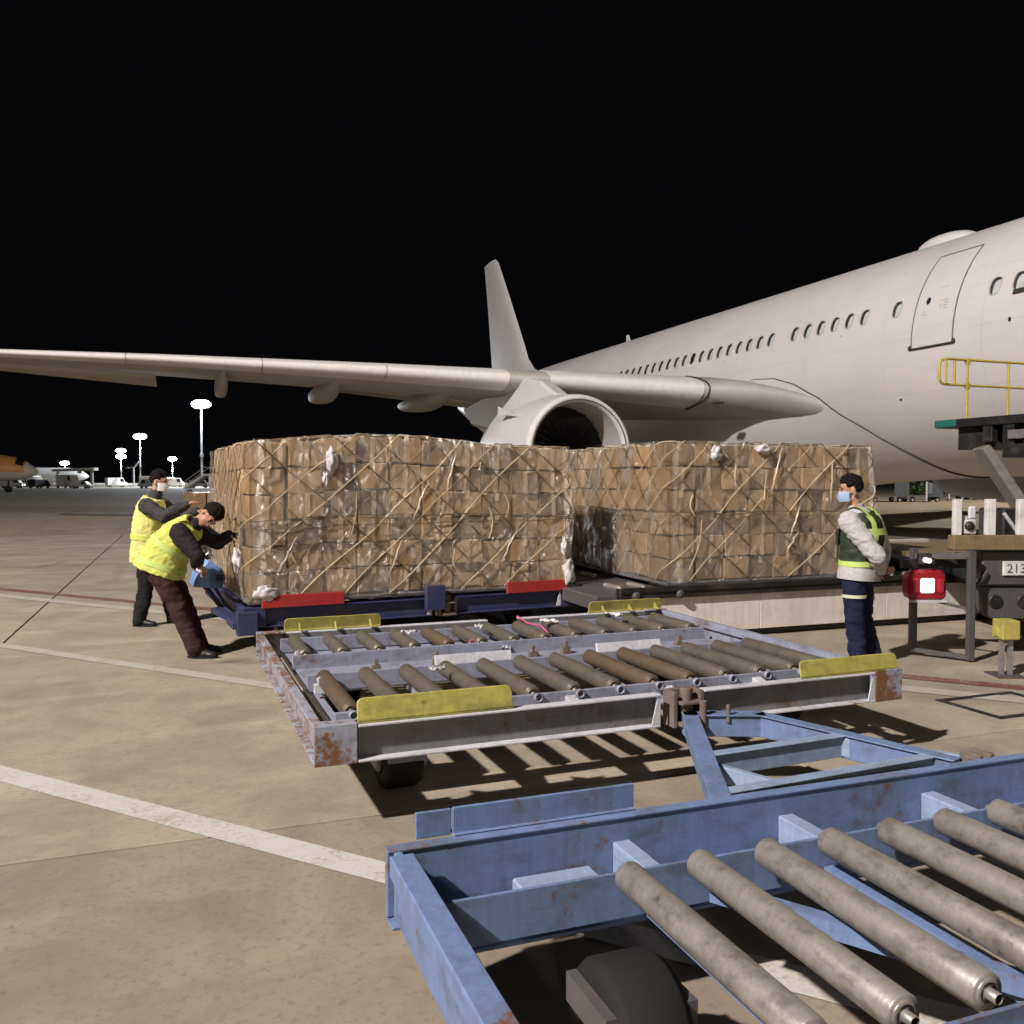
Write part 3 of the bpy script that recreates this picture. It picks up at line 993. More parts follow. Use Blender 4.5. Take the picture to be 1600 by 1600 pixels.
    # hanging strap tails
    for q in range(4):
        u = LY + rnd.uniform(0.2, LX - 0.1); v = rnd.uniform(0.5, H)
        ln = rnd.uniform(0.2, 0.55)
        dx, cv = rnd.uniform(-0.16, 0.05), rnd.uniform(-0.06, 0.06)
        pts = [skin(u + dx * s_ / 8 + cv * math.sin(math.pi * s_ / 8), max(0.02, v - ln * s_ / 8), 0.06) for s_ in range(9)]
        m_ = MB(); m_.tube(pts, rnd.uniform(0.005, 0.008), 5); m_.build('strap_tail', M['strap'], t)
    return skin


def film_knot(t, p, r, seed, sq=(1, 1, 1)):
    m_ = MB()
    def fn(u, v):
        th, ph = math.pi * v, 2 * math.pi * u
        d = Vector((math.sin(th) * math.cos(ph), math.sin(th) * math.sin(ph), math.cos(th)))
        k = 0.75 + 0.4 * noise.noise(d * 1.6 + Vector((seed, 0, 0))) + 0.16 * noise.noise(d * 5 + Vector((0, seed, 0)))
        return Vector(p) + Vector((d.x * sq[0], d.y * sq[1], d.z * sq[2])) * r * k
    m_.grid(fn, 32, 22, True)
    return m_.build('film_knot', M['film_scrap'], t)


def prof1(u, v):
    return 1.40 + 0.10 * math.exp(-((u - 0.38) / 0.30) ** 2) + 0.015 * u - 0.03 * v


def prof2(u, v):
    return 1.40 - 0.02 * v - 0.02 * u


LOAD1 = thing('cargo_load', 'netted and film-wrapped block of brown cartons on the navy dolly with red guides', 'cargo load', (0.585, 8.30, 0), R(5.5))
skin1 = cargo(LOAD1, 3.26, 2.44, 0.545, 1.46, 10, 7, 6, 11, prof1)
film_knot(LOAD1, skin1(2.44 + 0.72, 1.27, 0.06), 0.09, 1, (0.8, 0.5, 1.5))
film_knot(LOAD1, skin1(2.44 + 0.66, 1.10, 0.06), 0.05, 2, (0.7, 0.5, 1.6))
film_knot(LOAD1, skin1(2.44 + 3.21, 0.12, 0.06), 0.11, 3, (0.8, 0.5, 1.5))
film_knot(LOAD1, skin1(2.44 + 3.16, 0.40, 0.06), 0.07, 8, (0.6, 0.5, 1.6))
film_knot(LOAD1, skin1(2.44 + 0.1, 0.06, 0.06), 0.10, 4, (1.3, 0.5, 0.8))
film_knot(LOAD1, skin1(2.44 - 0.3, 0.35, 0.05), 0.10, 5, (0.5, 1.0, 1.3))
LOAD2 = thing('cargo_load', 'netted block of brown cartons on the cargo loader behind the standing man', 'cargo load', (4.62, 7.82, 0), R(-1.5))
skin2 = cargo(LOAD2, 2.50, 3.15, 0.605, 1.40, 8, 8, 6, 23, prof2)
film_knot(LOAD2, skin2(3.15 + 0.50, 1.30, 0.06), 0.09, 6, (0.9, 0.5, 1.1))
film_knot(LOAD2, skin2(3.15 + 1.08, 1.35, 0.05), 0.09, 7, (1.2, 0.6, 0.7))

# ------------------------------------------------------------------ cargo loader
LOADER = thing('cargo_loader', 'long low cargo loader with beige side panels reaching to the airliner under a raised platform', 'cargo loader', (4.05, 7.72, 0))
for k, (x0, x1) in enumerate(((0.30, 1.62), (1.625, 3.30), (3.305, 5.2), (5.205, 7.1))):
    m = MB(); m.box(x0, x1, 0.02, 0.05, 0.075, 0.45); m.build('side_panel', M['beige_panel'], LOADER, bevel=0.004)
m = MB(); m.box(0.25, 7.1, 0.05, 3.2, 0.02, 0.10); m.build('chassis', M['black_metal'], LOADER)
m = MB(); m.box(-0.05, 7.15, -0.03, 0.07, 0.455, 0.56); m.box(-0.05, 7.15, -0.05, -0.03, 0.52, 0.575)
m.build('side_rail', M['black_metal'], LOADER, bevel=0.006)
m = MB(); m.box(-0.05, 7.15, 3.18, 3.28, 0.455, 0.70); m.build('side_rail', M['cream'], LOADER, bevel=0.006)
m = MB(); m.box(0.0, 7.15, 3.0, 3.1, 0.56, 0.62); m.build('side_rail', M['dark_metal'], LOADER, bevel=0.006)
m = MB(); m.box(-0.05, 7.15, 0.07, 3.18, 0.46, 0.515); m.build('deck', M['dark_metal'], LOADER)
m = MB(); m.box(-0.30, -0.06, 0.0, 3.2, 0.36, 0.50); m.build('end_bumper', M['dark_metal'], LOADER, bevel=0.01)
rm = roller_mesh(0.34, 0.03, M['roller_clean'])
for k in range(26):
    for y in (0.25, 1.4, 2.55):
        link('roller', rm, LOADER, (0.1 + k * 0.27, y, 0.53))
for x in (0.12, 0.62, 2.9, 4.5, 5.1):
    m = MB(); m.ring_lathe([(0.001, -0.02), (0.035, -0.02), (0.045, 0.0), (0.045, 0.03)], (x, -0.05, 0.49), 'y', 14)
    m.build('side_roller', M['dark_metal'], LOADER)
m = MB(); m.box(-0.12, 0.14, -0.03, 0.02, 0.40, 0.455); m.box(0.28, 0.34, 0.015, 0.02, 0.45, 0.46); m.build('rear_fitting', M['cream'], LOADER)
for x in (1.0, 6.0):
    for y in (0.45, 2.7):
        wheel(LOADER, x, y, 0.2, 0.2, 'y')
# raised front platform at the hold door
m = MB(); m.box(8.33, 10.62, 0.3, 4.22, 2.54, 2.68); m.box(8.36, 10.5, 0.3, 2.9, 2.0, 2.54); m.box(8.5, 10.3, 2.9, 3.9, 2.16, 2.54); m.box(8.40, 10.4, 0.3, 2.2, 1.7, 2.0); m.build('front_platform', M['black_metal'], LOADER, bevel=0.01)
m = MB(); m.box(8.29, 8.36, 3.78, 4.22, 2.55, 2.675); m.build('bumper', M['teal'], LOADER, bevel=0.01)
m = MB()
m.prism([(0.3, 1.7), (2.2, 1.75), (3.3, 2.38), (3.6, 2.54), (0.3, 2.54)], 0, 8.5, 10.4)
for y in (1.2, 1.9, 2.5, 3.1):
    m.box(8.36, 8.5, y, y + 0.18, 2.28 - 0.1 * (3.2 - y), 2.54)
m.build('platform_frame', M['black_metal'], LOADER, bevel=0.01)
m = MB(); m.box(8.30, 8.34, 2.15, 2.75, 2.30, 2.44); m.build('platform_light_strip', M['steel'], LOADER)
m = MB(); m.ball((8.33, 1.95, 2.60), (0.04, 0.05, 0.05), 10); m.ball((8.33, 1.55, 2.47), (0.03, 0.03, 0.06), 10); m.build('lamp', M['white_paint'], LOADER)
rail = MB()
y = 4.2
rail.tube([(8.55, y, 3.32), (8.42, y, 3.34), (8.37, y, 3.42), (8.37, y, 3.66), (8.42, y, 3.74), (8.55, y, 3.77), (10.6, y, 3.77)], 0.024, 8)
rail.tube([(8.50, y, 3.32), (10.6, y, 3.32)], 0.022, 8)
for x in (8.72, 9.02, 10.0, 10.55):
    rail.tube([(x, y, 2.68 if x > 8.8 else 3.32), (x, y, 3.77)], 0.022, 8)
rail.tube([(8.46, y - 0.06, 3.34), (8.46, y - 0.06, 3.74)], 0.02, 8)
for x in (9.02,):
    rail.box(x - 0.035, x + 0.035, y - 0.03, y + 0.03, 3.26, 3.36); rail.box(x - 0.035, x + 0.035, y - 0.03, y + 0.03, 3.68, 3.80)
rail.build('railing', M['loader_yellow'], LOADER)
m = MB()
m.beam(cw(7.85, 14.8, 2.2) - LOADER.location, cw(8.85, 14.8, 0.72) - LOADER.location, 0.34, 0.16)
m.build('scissor_arm', M['arm_grey'], LOADER, bevel=0.01)
m = MB(); m.box(7.3, 10.2, 0.4, 3.6, 0.22, 0.46); m.build('front_chassis', M['dark_metal'], LOADER, bevel=0.02)
for y in (0.6, 3.4):
    wheel(LOADER, 9.2, y, 0.36, 0.26, 'y')

# ------------------------------------------------------------------ flatbed truck at the right edge
TRUCK = thing('flatbed_truck', 'dark flatbed truck with white stakes, lit red tail lamp and number plate', 'truck', (6.18, 6.11, 0), -YAW)
m = MB()
for (x, y, z) in ((0.08, 0.30, 0.03), (0.46, 0.0, 0.01)):
    m.box(x - 0.030, x + 0.030, y - 0.03, y + 0.03, z, 1.0)
m.beam((0.08, 0.30, 0.055), (0.46, 0.0, 0.035), 0.05, 0.04)
m.beam((0.08, 0.30, 0.93), (0.46, 0.0, 0.96), 0.05, 0.05)
m.beam((0.2, 0.25, 0.53), (0.46, 0.02, 0.47), 0.025, 0.025)
m.beam((0.46, 0.02, 0.60), (0.66, 0.1, 0.80), 0.025, 0.035)
m.build('under_run_guard', M['dark_metal'], TRUCK, bevel=0.004)
m = MB(); m.prism([(-0.03, 0.57), (0.0, 0.535), (0.30, 0.53), (0.325, 0.57), (0.32, 0.77), (0.27, 0.815), (0.02, 0.80), (-0.03, 0.75)], 1, 0.16, 0.30)
lampo = m.build('tail_lamp', M['red_lens'], TRUCK, bevel=0.02)
m = MB(); m.box(0.075, 0.205, 0.135, 0.158, 0.60, 0.735); m.build('lit_lens', M['lit_lens'], lampo, bevel=0.012)
m = MB(); m.box(0.225, 0.285, 0.138, 0.158, 0.60, 0.74); m.build('side_lens', M['red_side'], lampo, bevel=0.015)
m = MB(); m.box(0.0, 0.06, 0.140, 0.158, 0.60, 0.74); m.build('side_lens', M['red_side'], lampo, bevel=0.012)
m = MB(); m.box(-0.02, 0.31, 0.13, 0.17, 0.515, 0.535); m.build('lamp_rim', M['pale_paint'], lampo)
m = MB(); m.tube([(0.13, 0.10, 0.90), (0.13, 0.18, 0.90)], 0.024, 12); m.build('reversing_lamp', M['lit_lens'], TRUCK)
m = MB(); m.box(0.07, 0.22, 0.18, 0.22, 0.86, 0.96); m.box(-0.05, 0.6, 0.24, 0.3, 0.82, 0.90); m.build('lamp_bracket', M['black_metal'], TRUCK)
m = MB(); m.box(0.31, 2.4, 0.02, 0.14, 1.0, 1.135); m.build('bed_beam', M['wood'], TRUCK, bevel=0.008)
m = MB(); m.box(0.95, 3.4, 0.31, 4.0, 0.745, 0.80); m.build('bed_floor', M['wood'], TRUCK)
for (x0, x1) in ((0.32, 0.385), (0.61, 0.69), (0.895, 1.03), (1.5, 1.58)):
    m = MB(); m.box(x0, x1, 0.03, 0.09, 1.136, 1.46); m.build('stake', M['white_paint'], TRUCK, bevel=0.004)
m = MB(); m.box(0.62, 2.4, 0.12, 0.3, 0.67, 0.99); m.build('rear_panel', M['dark_metal'], TRUCK, bevel=0.015)
plate = MB().box(0.80, 1.245, 0.095, 0.118, 0.765, 0.895).build('number_plate', M['white_paint'], TRUCK, bevel=0.004)
cu = bpy.data.curves.new('lettering', 'FONT')
cu.body, cu.size, cu.extrude = '213V0', 0.118, 0.001
cu.materials.append(M['dark_metal'])
tmp = bpy.data.objects.new('lettering', cu); COL.objects.link(tmp)
bpy.context.view_layer.update()
tx_me = bpy.data.meshes.new_from_object(tmp.evaluated_get(bpy.context.evaluated_depsgraph_get()))
bpy.data.objects.remove(tmp)
tx = bpy.data.objects.new('lettering', tx_me); COL.objects.link(tx); tx.parent = plate
tx.location, tx.rotation_euler = (0.83, 0.0935, 0.79), (R(90), 0, 0)
m = MB()
m.prism([(0.62, 0.66), (0.66, 0.42), (0.74, 0.36), (2.4, 0.36), (2.4, 0.66)], 1, 0.16, 0.28)
lowp = m.build('lower_panel', M['dark_metal'], TRUCK, bevel=0.01)
for x in (0.77, 1.03):
    m = MB(); m.ring_lathe([(0.05, -0.012), (0.062, -0.012), (0.066, 0.0), (0.066, 0.01), (0.05, 0.01), (0.05, -0.012)], (x, 0.16, 0.52), 'y', 18)
    m.ring_lathe([(0.001, -0.004), (0.05, -0.004)], (x, 0.16, 0.52), 'y', 18)
    m.build('round_opening', M['black_metal'], lowp)  # black ring and disc standing for a dark round opening
for y in (1.2, 3.2):
    wheel(TRUCK, 1.75, y, 0.36, 0.26, 'x')
    wheel(TRUCK, 3.1, y, 0.36, 0.26, 'x')
m = MB(); m.box(1.30, 1.42, 0.3, 4.0, 0.5, 0.74); m.box(2.4, 2.52, 0.3, 4.0, 0.5, 0.74); m.beam((1.5, 1.2, 0.4), (3.3, 1.2, 0.4), 0.08, 0.08); m.box(1.3, 2.5, 2.0, 2.1, 0.5, 0.74); m.build('chassis_rail', M['black_metal'], TRUCK)
# odds and ends carried on the bed
g = thing('valve_block', 'small grey machine part standing between the white stakes of the truck', 'machine part', (TRUCK.location.x + 0.41, TRUCK.location.y - 0.08, 1.136), -YAW)
m = MB(); m.box(0, 0.13, 0.0, 0.05, 0, 0.14); m.box(0.06, 0.13, 0.01, 0.045, 0.14, 0.26); m.box(-0.02, 0.06, 0.01, 0.04, 0.13, 0.17); m.build('body', M['pale_paint'], g, bevel=0.015)
m = MB(); m.ring_lathe([(0.001, -0.02), (0.04, -0.02), (0.045, 0), (0.045, 0.05)], (0.06, 0.0, 0.08), 'y', 12); m.build('port', M['black_metal'], g)
g = thing('tool_case', 'black case on the truck bed behind the white stakes', 'case', (TRUCK.location.x + 1.05, TRUCK.location.y + 0.02, 0.80), -YAW)
m = MB(); m.box(0, 0.5, 0.05, 0.5, 0, 0.56); m.build('body', M['black_metal'], g, bevel=0.02)
m = MB(); m.beam((0.0, 0.04, 0.52), (0.14, 0.04, 0.33), 0.02, 0.03); m.build('strap', M['pale_paint'], g)
# jack stand and green tank in front of the truck
g = thing('jack_stand', 'yellow block jack stand on two grey legs in front of the truck', 'jack stand', (6.40, 5.42, 0), -YAW)
m = MB(); m.box(-0.06, 0.09, -0.08, 0.08, 0.31, 0.47); m.box(-0.075, -0.05, -0.03, 0.03, 0.33, 0.40); m.build('head_block', M['yellow_paint'], g, bevel=0.008)
for x in (-0.02, 0.05):
    m = MB(); m.box(x - 0.016, x + 0.016, -0.02, 0.02, 0.012, 0.31); m.build('leg', M['steel'], g)
m = MB(); m.box(-0.1, 0.13, -0.12, 0.12, 0, 0.012); m.build('foot_plate', M['dark_metal'], g)
g = thing('air_tank', 'dark green cylinder tank lying on brackets beside the yellow jack stand', 'tank', (6.66, 5.33, 0), -YAW)
m = MB(); m.ring_lathe([(0.001, -0.03), (0.09, -0.02), (0.12, 0.02), (0.125, 0.08), (0.125, 0.6), (0.1, 0.66), (0.001, 0.68)], (0.0, 0, 0.45), 'x', 22); m.build('shell', plain('dark_green_paint', (0.035, 0.07, 0.045), 0.4), g)
m = MB()
for x in (0.08, 0.5):
    m.box(x, x + 0.03, -0.1, 0.1, 0, 0.34)
m.build('cradle', M['dark_metal'], g)

# ------------------------------------------------------------------ airliner (fuselage axis along Y)
AX, AZ, AR = 17.7, 4.55, 2.82
PLANE = thing('airliner', 'white twin-engine airliner with its wing stretched out over the cargo', 'airliner', (0, 0, 0))
secs = [(-2.05, 0.03, 3.95), (-1.9, 0.35, 3.97), (-1.5, 0.78, 4.02), (-0.6, 1.42, 4.18), (0.6, 1.95, 4.32), (2.2, 2.4, 4.44), (4.0, 2.68, 4.51), (6.0, 2.80, 4.545)]
secs += [(7.0 + k * 1.0, AR, AZ) for k in range(29)]
secs += [(37.5, 2.80, 4.57), (40, 2.68, 4.68), (43, 2.42, 4.92), (46, 2.06, 5.24), (49, 1.62, 5.60), (52, 1.15, 5.95), (55, 0.66, 6.32), (57.3, 0.22, 6.60), (57.6, 0.05, 6.65)]
NS = 96


def ring(b, r, zc):
    return [Vector((AX - r * math.cos(2 * math.pi * k / NS), b, zc + r * math.sin(2 * math.pi * k / NS))) for k in range(NS)]


fus = MB().loft([ring(*s_) for s_ in secs]).build('fuselage', [M['plane_skin'], M['reveal']], PLANE)
th_w = math.asin((5.46 - AZ) / AR)


def skin_pt(b, th, off=0.0):
    return Vector((AX - (AR + off) * math.cos(th), b, AZ + (AR + off) * math.sin(th)))


win_b = [15.62] + [16.63 + 0.505 * k for k in range(6)] + [20.15 + 0.49 * k for k in range(30)] + [35.35, 35.9] + [13.07, 12.54, 12.0, 11.47, 10.94, 10.4]
gap = {16, 17, 28}
cut = MB()


def oval(b, hw, hh, d, n=20):
    out = []
    for k in range(n):
        a = 2 * math.pi * k / n
        c_, s_ = math.cos(a), math.sin(a)
        x = math.copysign(abs(c_) ** 0.75, c_) * hw
        z = math.copysign(abs(s_) ** 0.75, s_) * hh
        nrm = Vector((-math.cos(th_w), 0, math.sin(th_w)))
        upv = Vector((math.sin(th_w), 0, math.cos(th_w)))
        out.append(skin_pt(b, th_w) + nrm * d + upv * z + Vector((0, x, 0)))
    return out


for b in win_b:
    cut.loft([oval(b, 0.125, 0.185, 0.08), oval(b, 0.118, 0.175, -0.075)], smooth=False)
cut_o = cut.build('cutter', [M['reveal']])
md = fus.modifiers.new('cut', 'BOOLEAN'); md.object = cut_o; md.operation = 'DIFFERENCE'; md.solver = 'EXACT'
try:
    md.material_mode = 'TRANSFER'
except Exception:
    pass
bpy.context.view_layer.update()
dg = bpy.context.evaluated_depsgraph_get()
new_me = bpy.data.meshes.new_from_object(fus.evaluated_get(dg))
fus.modifiers.clear(); fus.data = new_me
bpy.data.objects.remove(cut_o)
# true radial normals on the skin so that the pockets leave no shading scars
import bisect
sb = [s_[0] for s_ in secs]
nl = []
new_me.polygons.foreach_set('use_smooth', [True] * len(new_me.polygons))
for p in new_me.polygons:
    wall = p.material_index == 1 or (p.normal.length > 0 and len(p.vertices) < 30 and False)
    for vi in p.vertices:
        co = new_me.vertices[vi].co
        q = min(max(bisect.bisect(sb, co.y), 1), len(sb) - 1)
        (b0, r0, z0_), (b1, r1, z1_) = secs[q - 1], secs[q]
        f_ = (co.y - b0) / max(1e-6, b1 - b0)
        zc = z0_ + (z1_ - z0_) * f_
        rad = Vector((co.x - AX, 0, co.z - zc))
        if rad.length < 1e-4:
            rad = Vector((0, -1, 0))
        rad.normalize()
        rad.y = -(r1 - r0) / max(1e-6, b1 - b0) * 1.0
        rad.normalize()
        # the pocket walls and floors face across the skin direction, or sit below it
        deep = (Vector((co.x - AX, co.z - zc)).length < (r0 + (r1 - r0) * f_) - 0.02) and 8 < co.y < 40
        if p.material_index == 1 or p.normal.dot(rad) < 0.6 or deep:
            nl.append(p.normal.copy())
        else:
            nl.append(rad)
if len(nl) == len(new_me.loops):
    new_me.normals_split_custom_set(nl)
pane_me = {}
for i, b in enumerate(sorted(win_b)):
    mat = M['shade_dark'] if (i * 7 % 13) == 4 and b > 20 else M['shade']
    m = MB(); ov = oval(b, 0.116, 0.172, -0.068)
    m.add(ov, [tuple(range(len(ov)))])
    w_ = m.build('window', mat, PLANE, fix=False)
    m = MB(); m.loft([oval(b, 0.120, 0.178, 0.006), oval(b, 0.140, 0.202, 0.004), oval(b, 0.143, 0.205, -0.004)], closed=True, caps=False)
    m.build('window_frame', M['plane_grey'], w_, fix=False)


def patch(b0, b1, t0, t1, off, nb=6, ntt=20):
    m_ = MB()
    m_.grid(lambda u, v: skin_pt(b0 + (b1 - b0) * u, t0 + (t1 - t0) * v, off), nb, ntt)
    return m_


td0, td1 = math.asin((4.50 - AZ) / AR), math.asin((6.52 - AZ) / AR)
door = patch(13.97, 15.03, td0, td1, 0.012).build('door', M['plane_white'], PLANE, fix=False)
m = MB()
for pts in ([skin_pt(13.95, td0 + (td1 - td0) * k / 24, 0.008) for k in range(25)], [skin_pt(15.05, td0 + (td1 - td0) * k / 24, 0.008) for k in range(25)],
            [skin_pt(13.95 + 1.1 * k / 4, td1 + 0.01, 0.008) for k in range(5)]):
    m.tube(pts, 0.014, 6)
m.build('door_seal', M['seal_grey'], door)
m = MB(); m.tube([skin_pt(13.90, td0 - 0.01, 0.02), skin_pt(15.10, td0 - 0.01, 0.02)], 0.022, 8)
for b in (13.92, 15.08):
    m.ball(skin_pt(b, td0 + 0.005, 0.02), (0.03, 0.05, 0.05), 8)
m.build('door_sill', M['plane_dark'], door)


def decal(b, z, hw, hh, mat, name, parent, n=16, off=0.018, sq=1.0):
    t_ = math.asin((z - AZ) / AR)
    nrm = Vector((-math.cos(t_), 0, math.sin(t_))); upv = Vector((math.sin(t_), 0, math.cos(t_)))
    o_ = skin_pt(b, t_, off)
    m_ = MB()
    if n == 4:
        r0 = [o_ + Vector((0, x, 0)) + upv * z_ for x, z_ in ((-hw, -hh), (hw, -hh), (hw, hh), (-hw, hh))]
    else:
        r0 = [o_ + Vector((0, hw * math.cos(2 * math.pi * k / n), 0)) + upv * hh * math.sin(2 * math.pi * k / n) for k in range(n)]
    m_.loft([r0, [q - nrm * 0.02 for q in r0]], smooth=False)
    return m_.build(name, mat, parent)


decal(14.73, 5.47, 0.055, 0.085, M['glass_dark'], 'door_window', door)
for (b, z, hw, hh) in ((14.38, 5.72, 0.12, 0.008), (14.36, 5.30, 0.012, 0.05), (14.24, 5.30, 0.05, 0.012), (14.22, 5.36, 0.05, 0.012), (14.30, 5.42, 0.10, 0.008), (14.78, 5.18, 0.07, 0.008), (14.78, 5.24, 0.014, 0.02), (14.23, 5.24, 0.045, 0.010)):
    decal(b, z, hw, hh, M['plane_grey'], 'marking', door, 4, 0.0145)
# the placard strip, static ports and drains on the skin
decal(12.25, 5.24, 0.36, 0.045, M['plane_dark'], 'placard_strip', PLANE, 4, 0.03)
decal(12.62, 4.72, 0.03, 0.045, M['plane_dark'], 'static_port', PLANE)
decal(15.55, 3.45, 0.03, 0.018, M['plane_dark'], 'drain', PLANE)
for b in (17.3, 21.6, 22.2):
    decal(b, 5.12, 0.025, 0.012, M['plane_grey'], 'marking', PLANE)
# satellite dome and blade aerials on the crown
m = MB(); m.ball((17.35, 16.45, AZ + AR - 0.06), (0.40, 0.85, 0.27), 24); m.build('antenna_dome', M['plane_white'], PLANE)
for b, h in ((33.3, 0.42), (23.2, 0.14), (28.0, 0.12)):
    m = MB(); m.prism([(b - 0.22, AZ + AR - 0.04), (b + 0.22, AZ + AR - 0.04), (b + 0.25, AZ + AR + h), (b + 0.08, AZ + AR + h)], 0, AX - 0.02, AX + 0.02)
    m.build('antenna', M['plane_white'], PLANE)

# belly fairing whose front edge sweeps down the side of the hull
fair = [(24.0, 4.25), (21.52, 4.36), (20.61, 4.43), (19.77, 4.36), (19.0, 4.14), (18.13, 3.70), (17.62, 3.30), (16.99, 2.91), (16.39, 2.45), (16.11, 2.20), (15.92, 1.97)]
fpts = []
for b, z in fair:
    fpts.append((b, math.asin(max(-0.99, (z - AZ) / AR))))
fpts += [(15.72, -R(80)), (15.6, -R(90))]


def resample(pts, n):
    out = []
    ls = [0]
    for p, q in zip(pts, pts[1:]):
        ls.append(ls[-1] + math.hypot(q[0] - p[0], (q[1] - p[1]) * AR))
    for i in range(n + 1):
        d = ls[-1] * i / n
        j = min(max(bisect.bisect(ls, d), 1), len(ls) - 1)
        f_ = (d - ls[j - 1]) / (ls[j] - ls[j - 1])
        out.append((pts[j - 1][0] + (pts[j][0] - pts[j - 1][0]) * f_, pts[j - 1][1] + (pts[j][1] - pts[j - 1][1]) * f_))
    return out


edge = resample(fpts, 60)
m = MB()


def fair_pt(u, v):
    b, t_ = edge[min(60, int(round(u * 60)))]
    bb = b + (34.0 - b) * v
    lowness = max(0.0, -math.sin(t_))
    sw = math.sin(math.pi * min(1, max(0, v))) ** 0.8
    off = 0.035 + (0.16 + 0.42 * lowness) * sw * min(1, v * 2.5)
    return skin_pt(bb, t_, off)


m.grid(fair_pt, 60, 24)
m.build('belly_fairing', M['plane_white'], PLANE, fix=False)
m = MB(); m.tube([skin_pt(b, t_, 0.026) for b, t_ in edge], 0.015, 6); m.build('fairing_seam', M['plane_dark'], PLANE)
m = MB(); m.grid(lambda u, v: Vector((2 * AX, 0, 0)) + Vector((-1, 1, 1)) * fair_pt(u, v), 60, 24)
o = MB()
o.grid(lambda u, v: Vector((2 * AX - fair_pt(u, v).x, fair_pt(u, v).y, fair_pt(u, v).z)), 60, 24)
o.build('belly_fairing', M['plane_white'], PLANE, fix=False)


# wing
def airfoil(ble, zle, bte, zte, tc, a, n=18, frac0=0.0, frac1=1.0, grow=0.0):
    c = bte - ble
    up, lo = [], []
    for k in range(n + 1):
        x = (1 - math.cos(math.pi * k / n)) / 2
        x = frac0 + (frac1 - frac0) * x
        yt = 5 * tc * (0.2969 * math.sqrt(x) - 0.126 * x - 0.3516 * x * x + 0.2843 * x ** 3 - 0.1015 * x ** 4)
        z = zle + (zte - zle) * x
        camb = 0.012 * math.sin(math.pi * x)
        up.append(Vector((a, ble + c * x - grow * (1 if x < 0.02 else 0), z + c * (yt * 0.9 + camb) + grow)))
        lo.append(Vector((a, ble + c * x - grow * (1 if x < 0.02 else 0), z - c * (yt * 1.1 - camb) - grow)))
    return up[::-1] + lo[1:]


WST = [  # a, LE b, LE z, TE b, TE z, thickness
    (15.5, 17.35, 3.20, 31.4, 3.85, 0.020), (15.22, 17.62, 3.38, 31.3, 3.9, 0.040), (14.95, 18.2, 3.64, 31.2, 3.95, 0.062), (14.65, 19.0, 3.86, 31.1, 4.0, 0.080), (14.3, 19.6, 3.99, 31.0, 4.05, 0.095),
    (13.9, 20.15, 4.08, 30.9, 4.1, 0.104), (13.4, 20.75, 4.14, 30.8, 4.15, 0.110), (10.36, 22.55, 4.43, 30.4, 4.42, 0.112), (9.18, 23.25, 4.53, 30.2, 4.52, 0.112), (5.5, 25.38, 4.86, 31.2, 4.82, 0.108),
    (2.1, 27.35, 5.14, 32.2, 5.08, 0.104), (-0.7, 28.97, 5.37, 33.0, 5.27, 0.10), (-5.3, 31.63, 5.68, 34.6, 5.60, 0.095), (-9.3, 33.95, 5.98, 35.9, 5.92, 0.09), (-10.4, 34.8, 6.07, 36.4, 6.04, 0.08)]


def wst(a):
    for p, q in zip(WST, WST[1:]):
        if q[0] <= a <= p[0]:
            f_ = (a - p[0]) / (q[0] - p[0])
            return tuple(x + (y_ - x) * f_ for x, y_ in zip(p, q))
    return WST[-1]


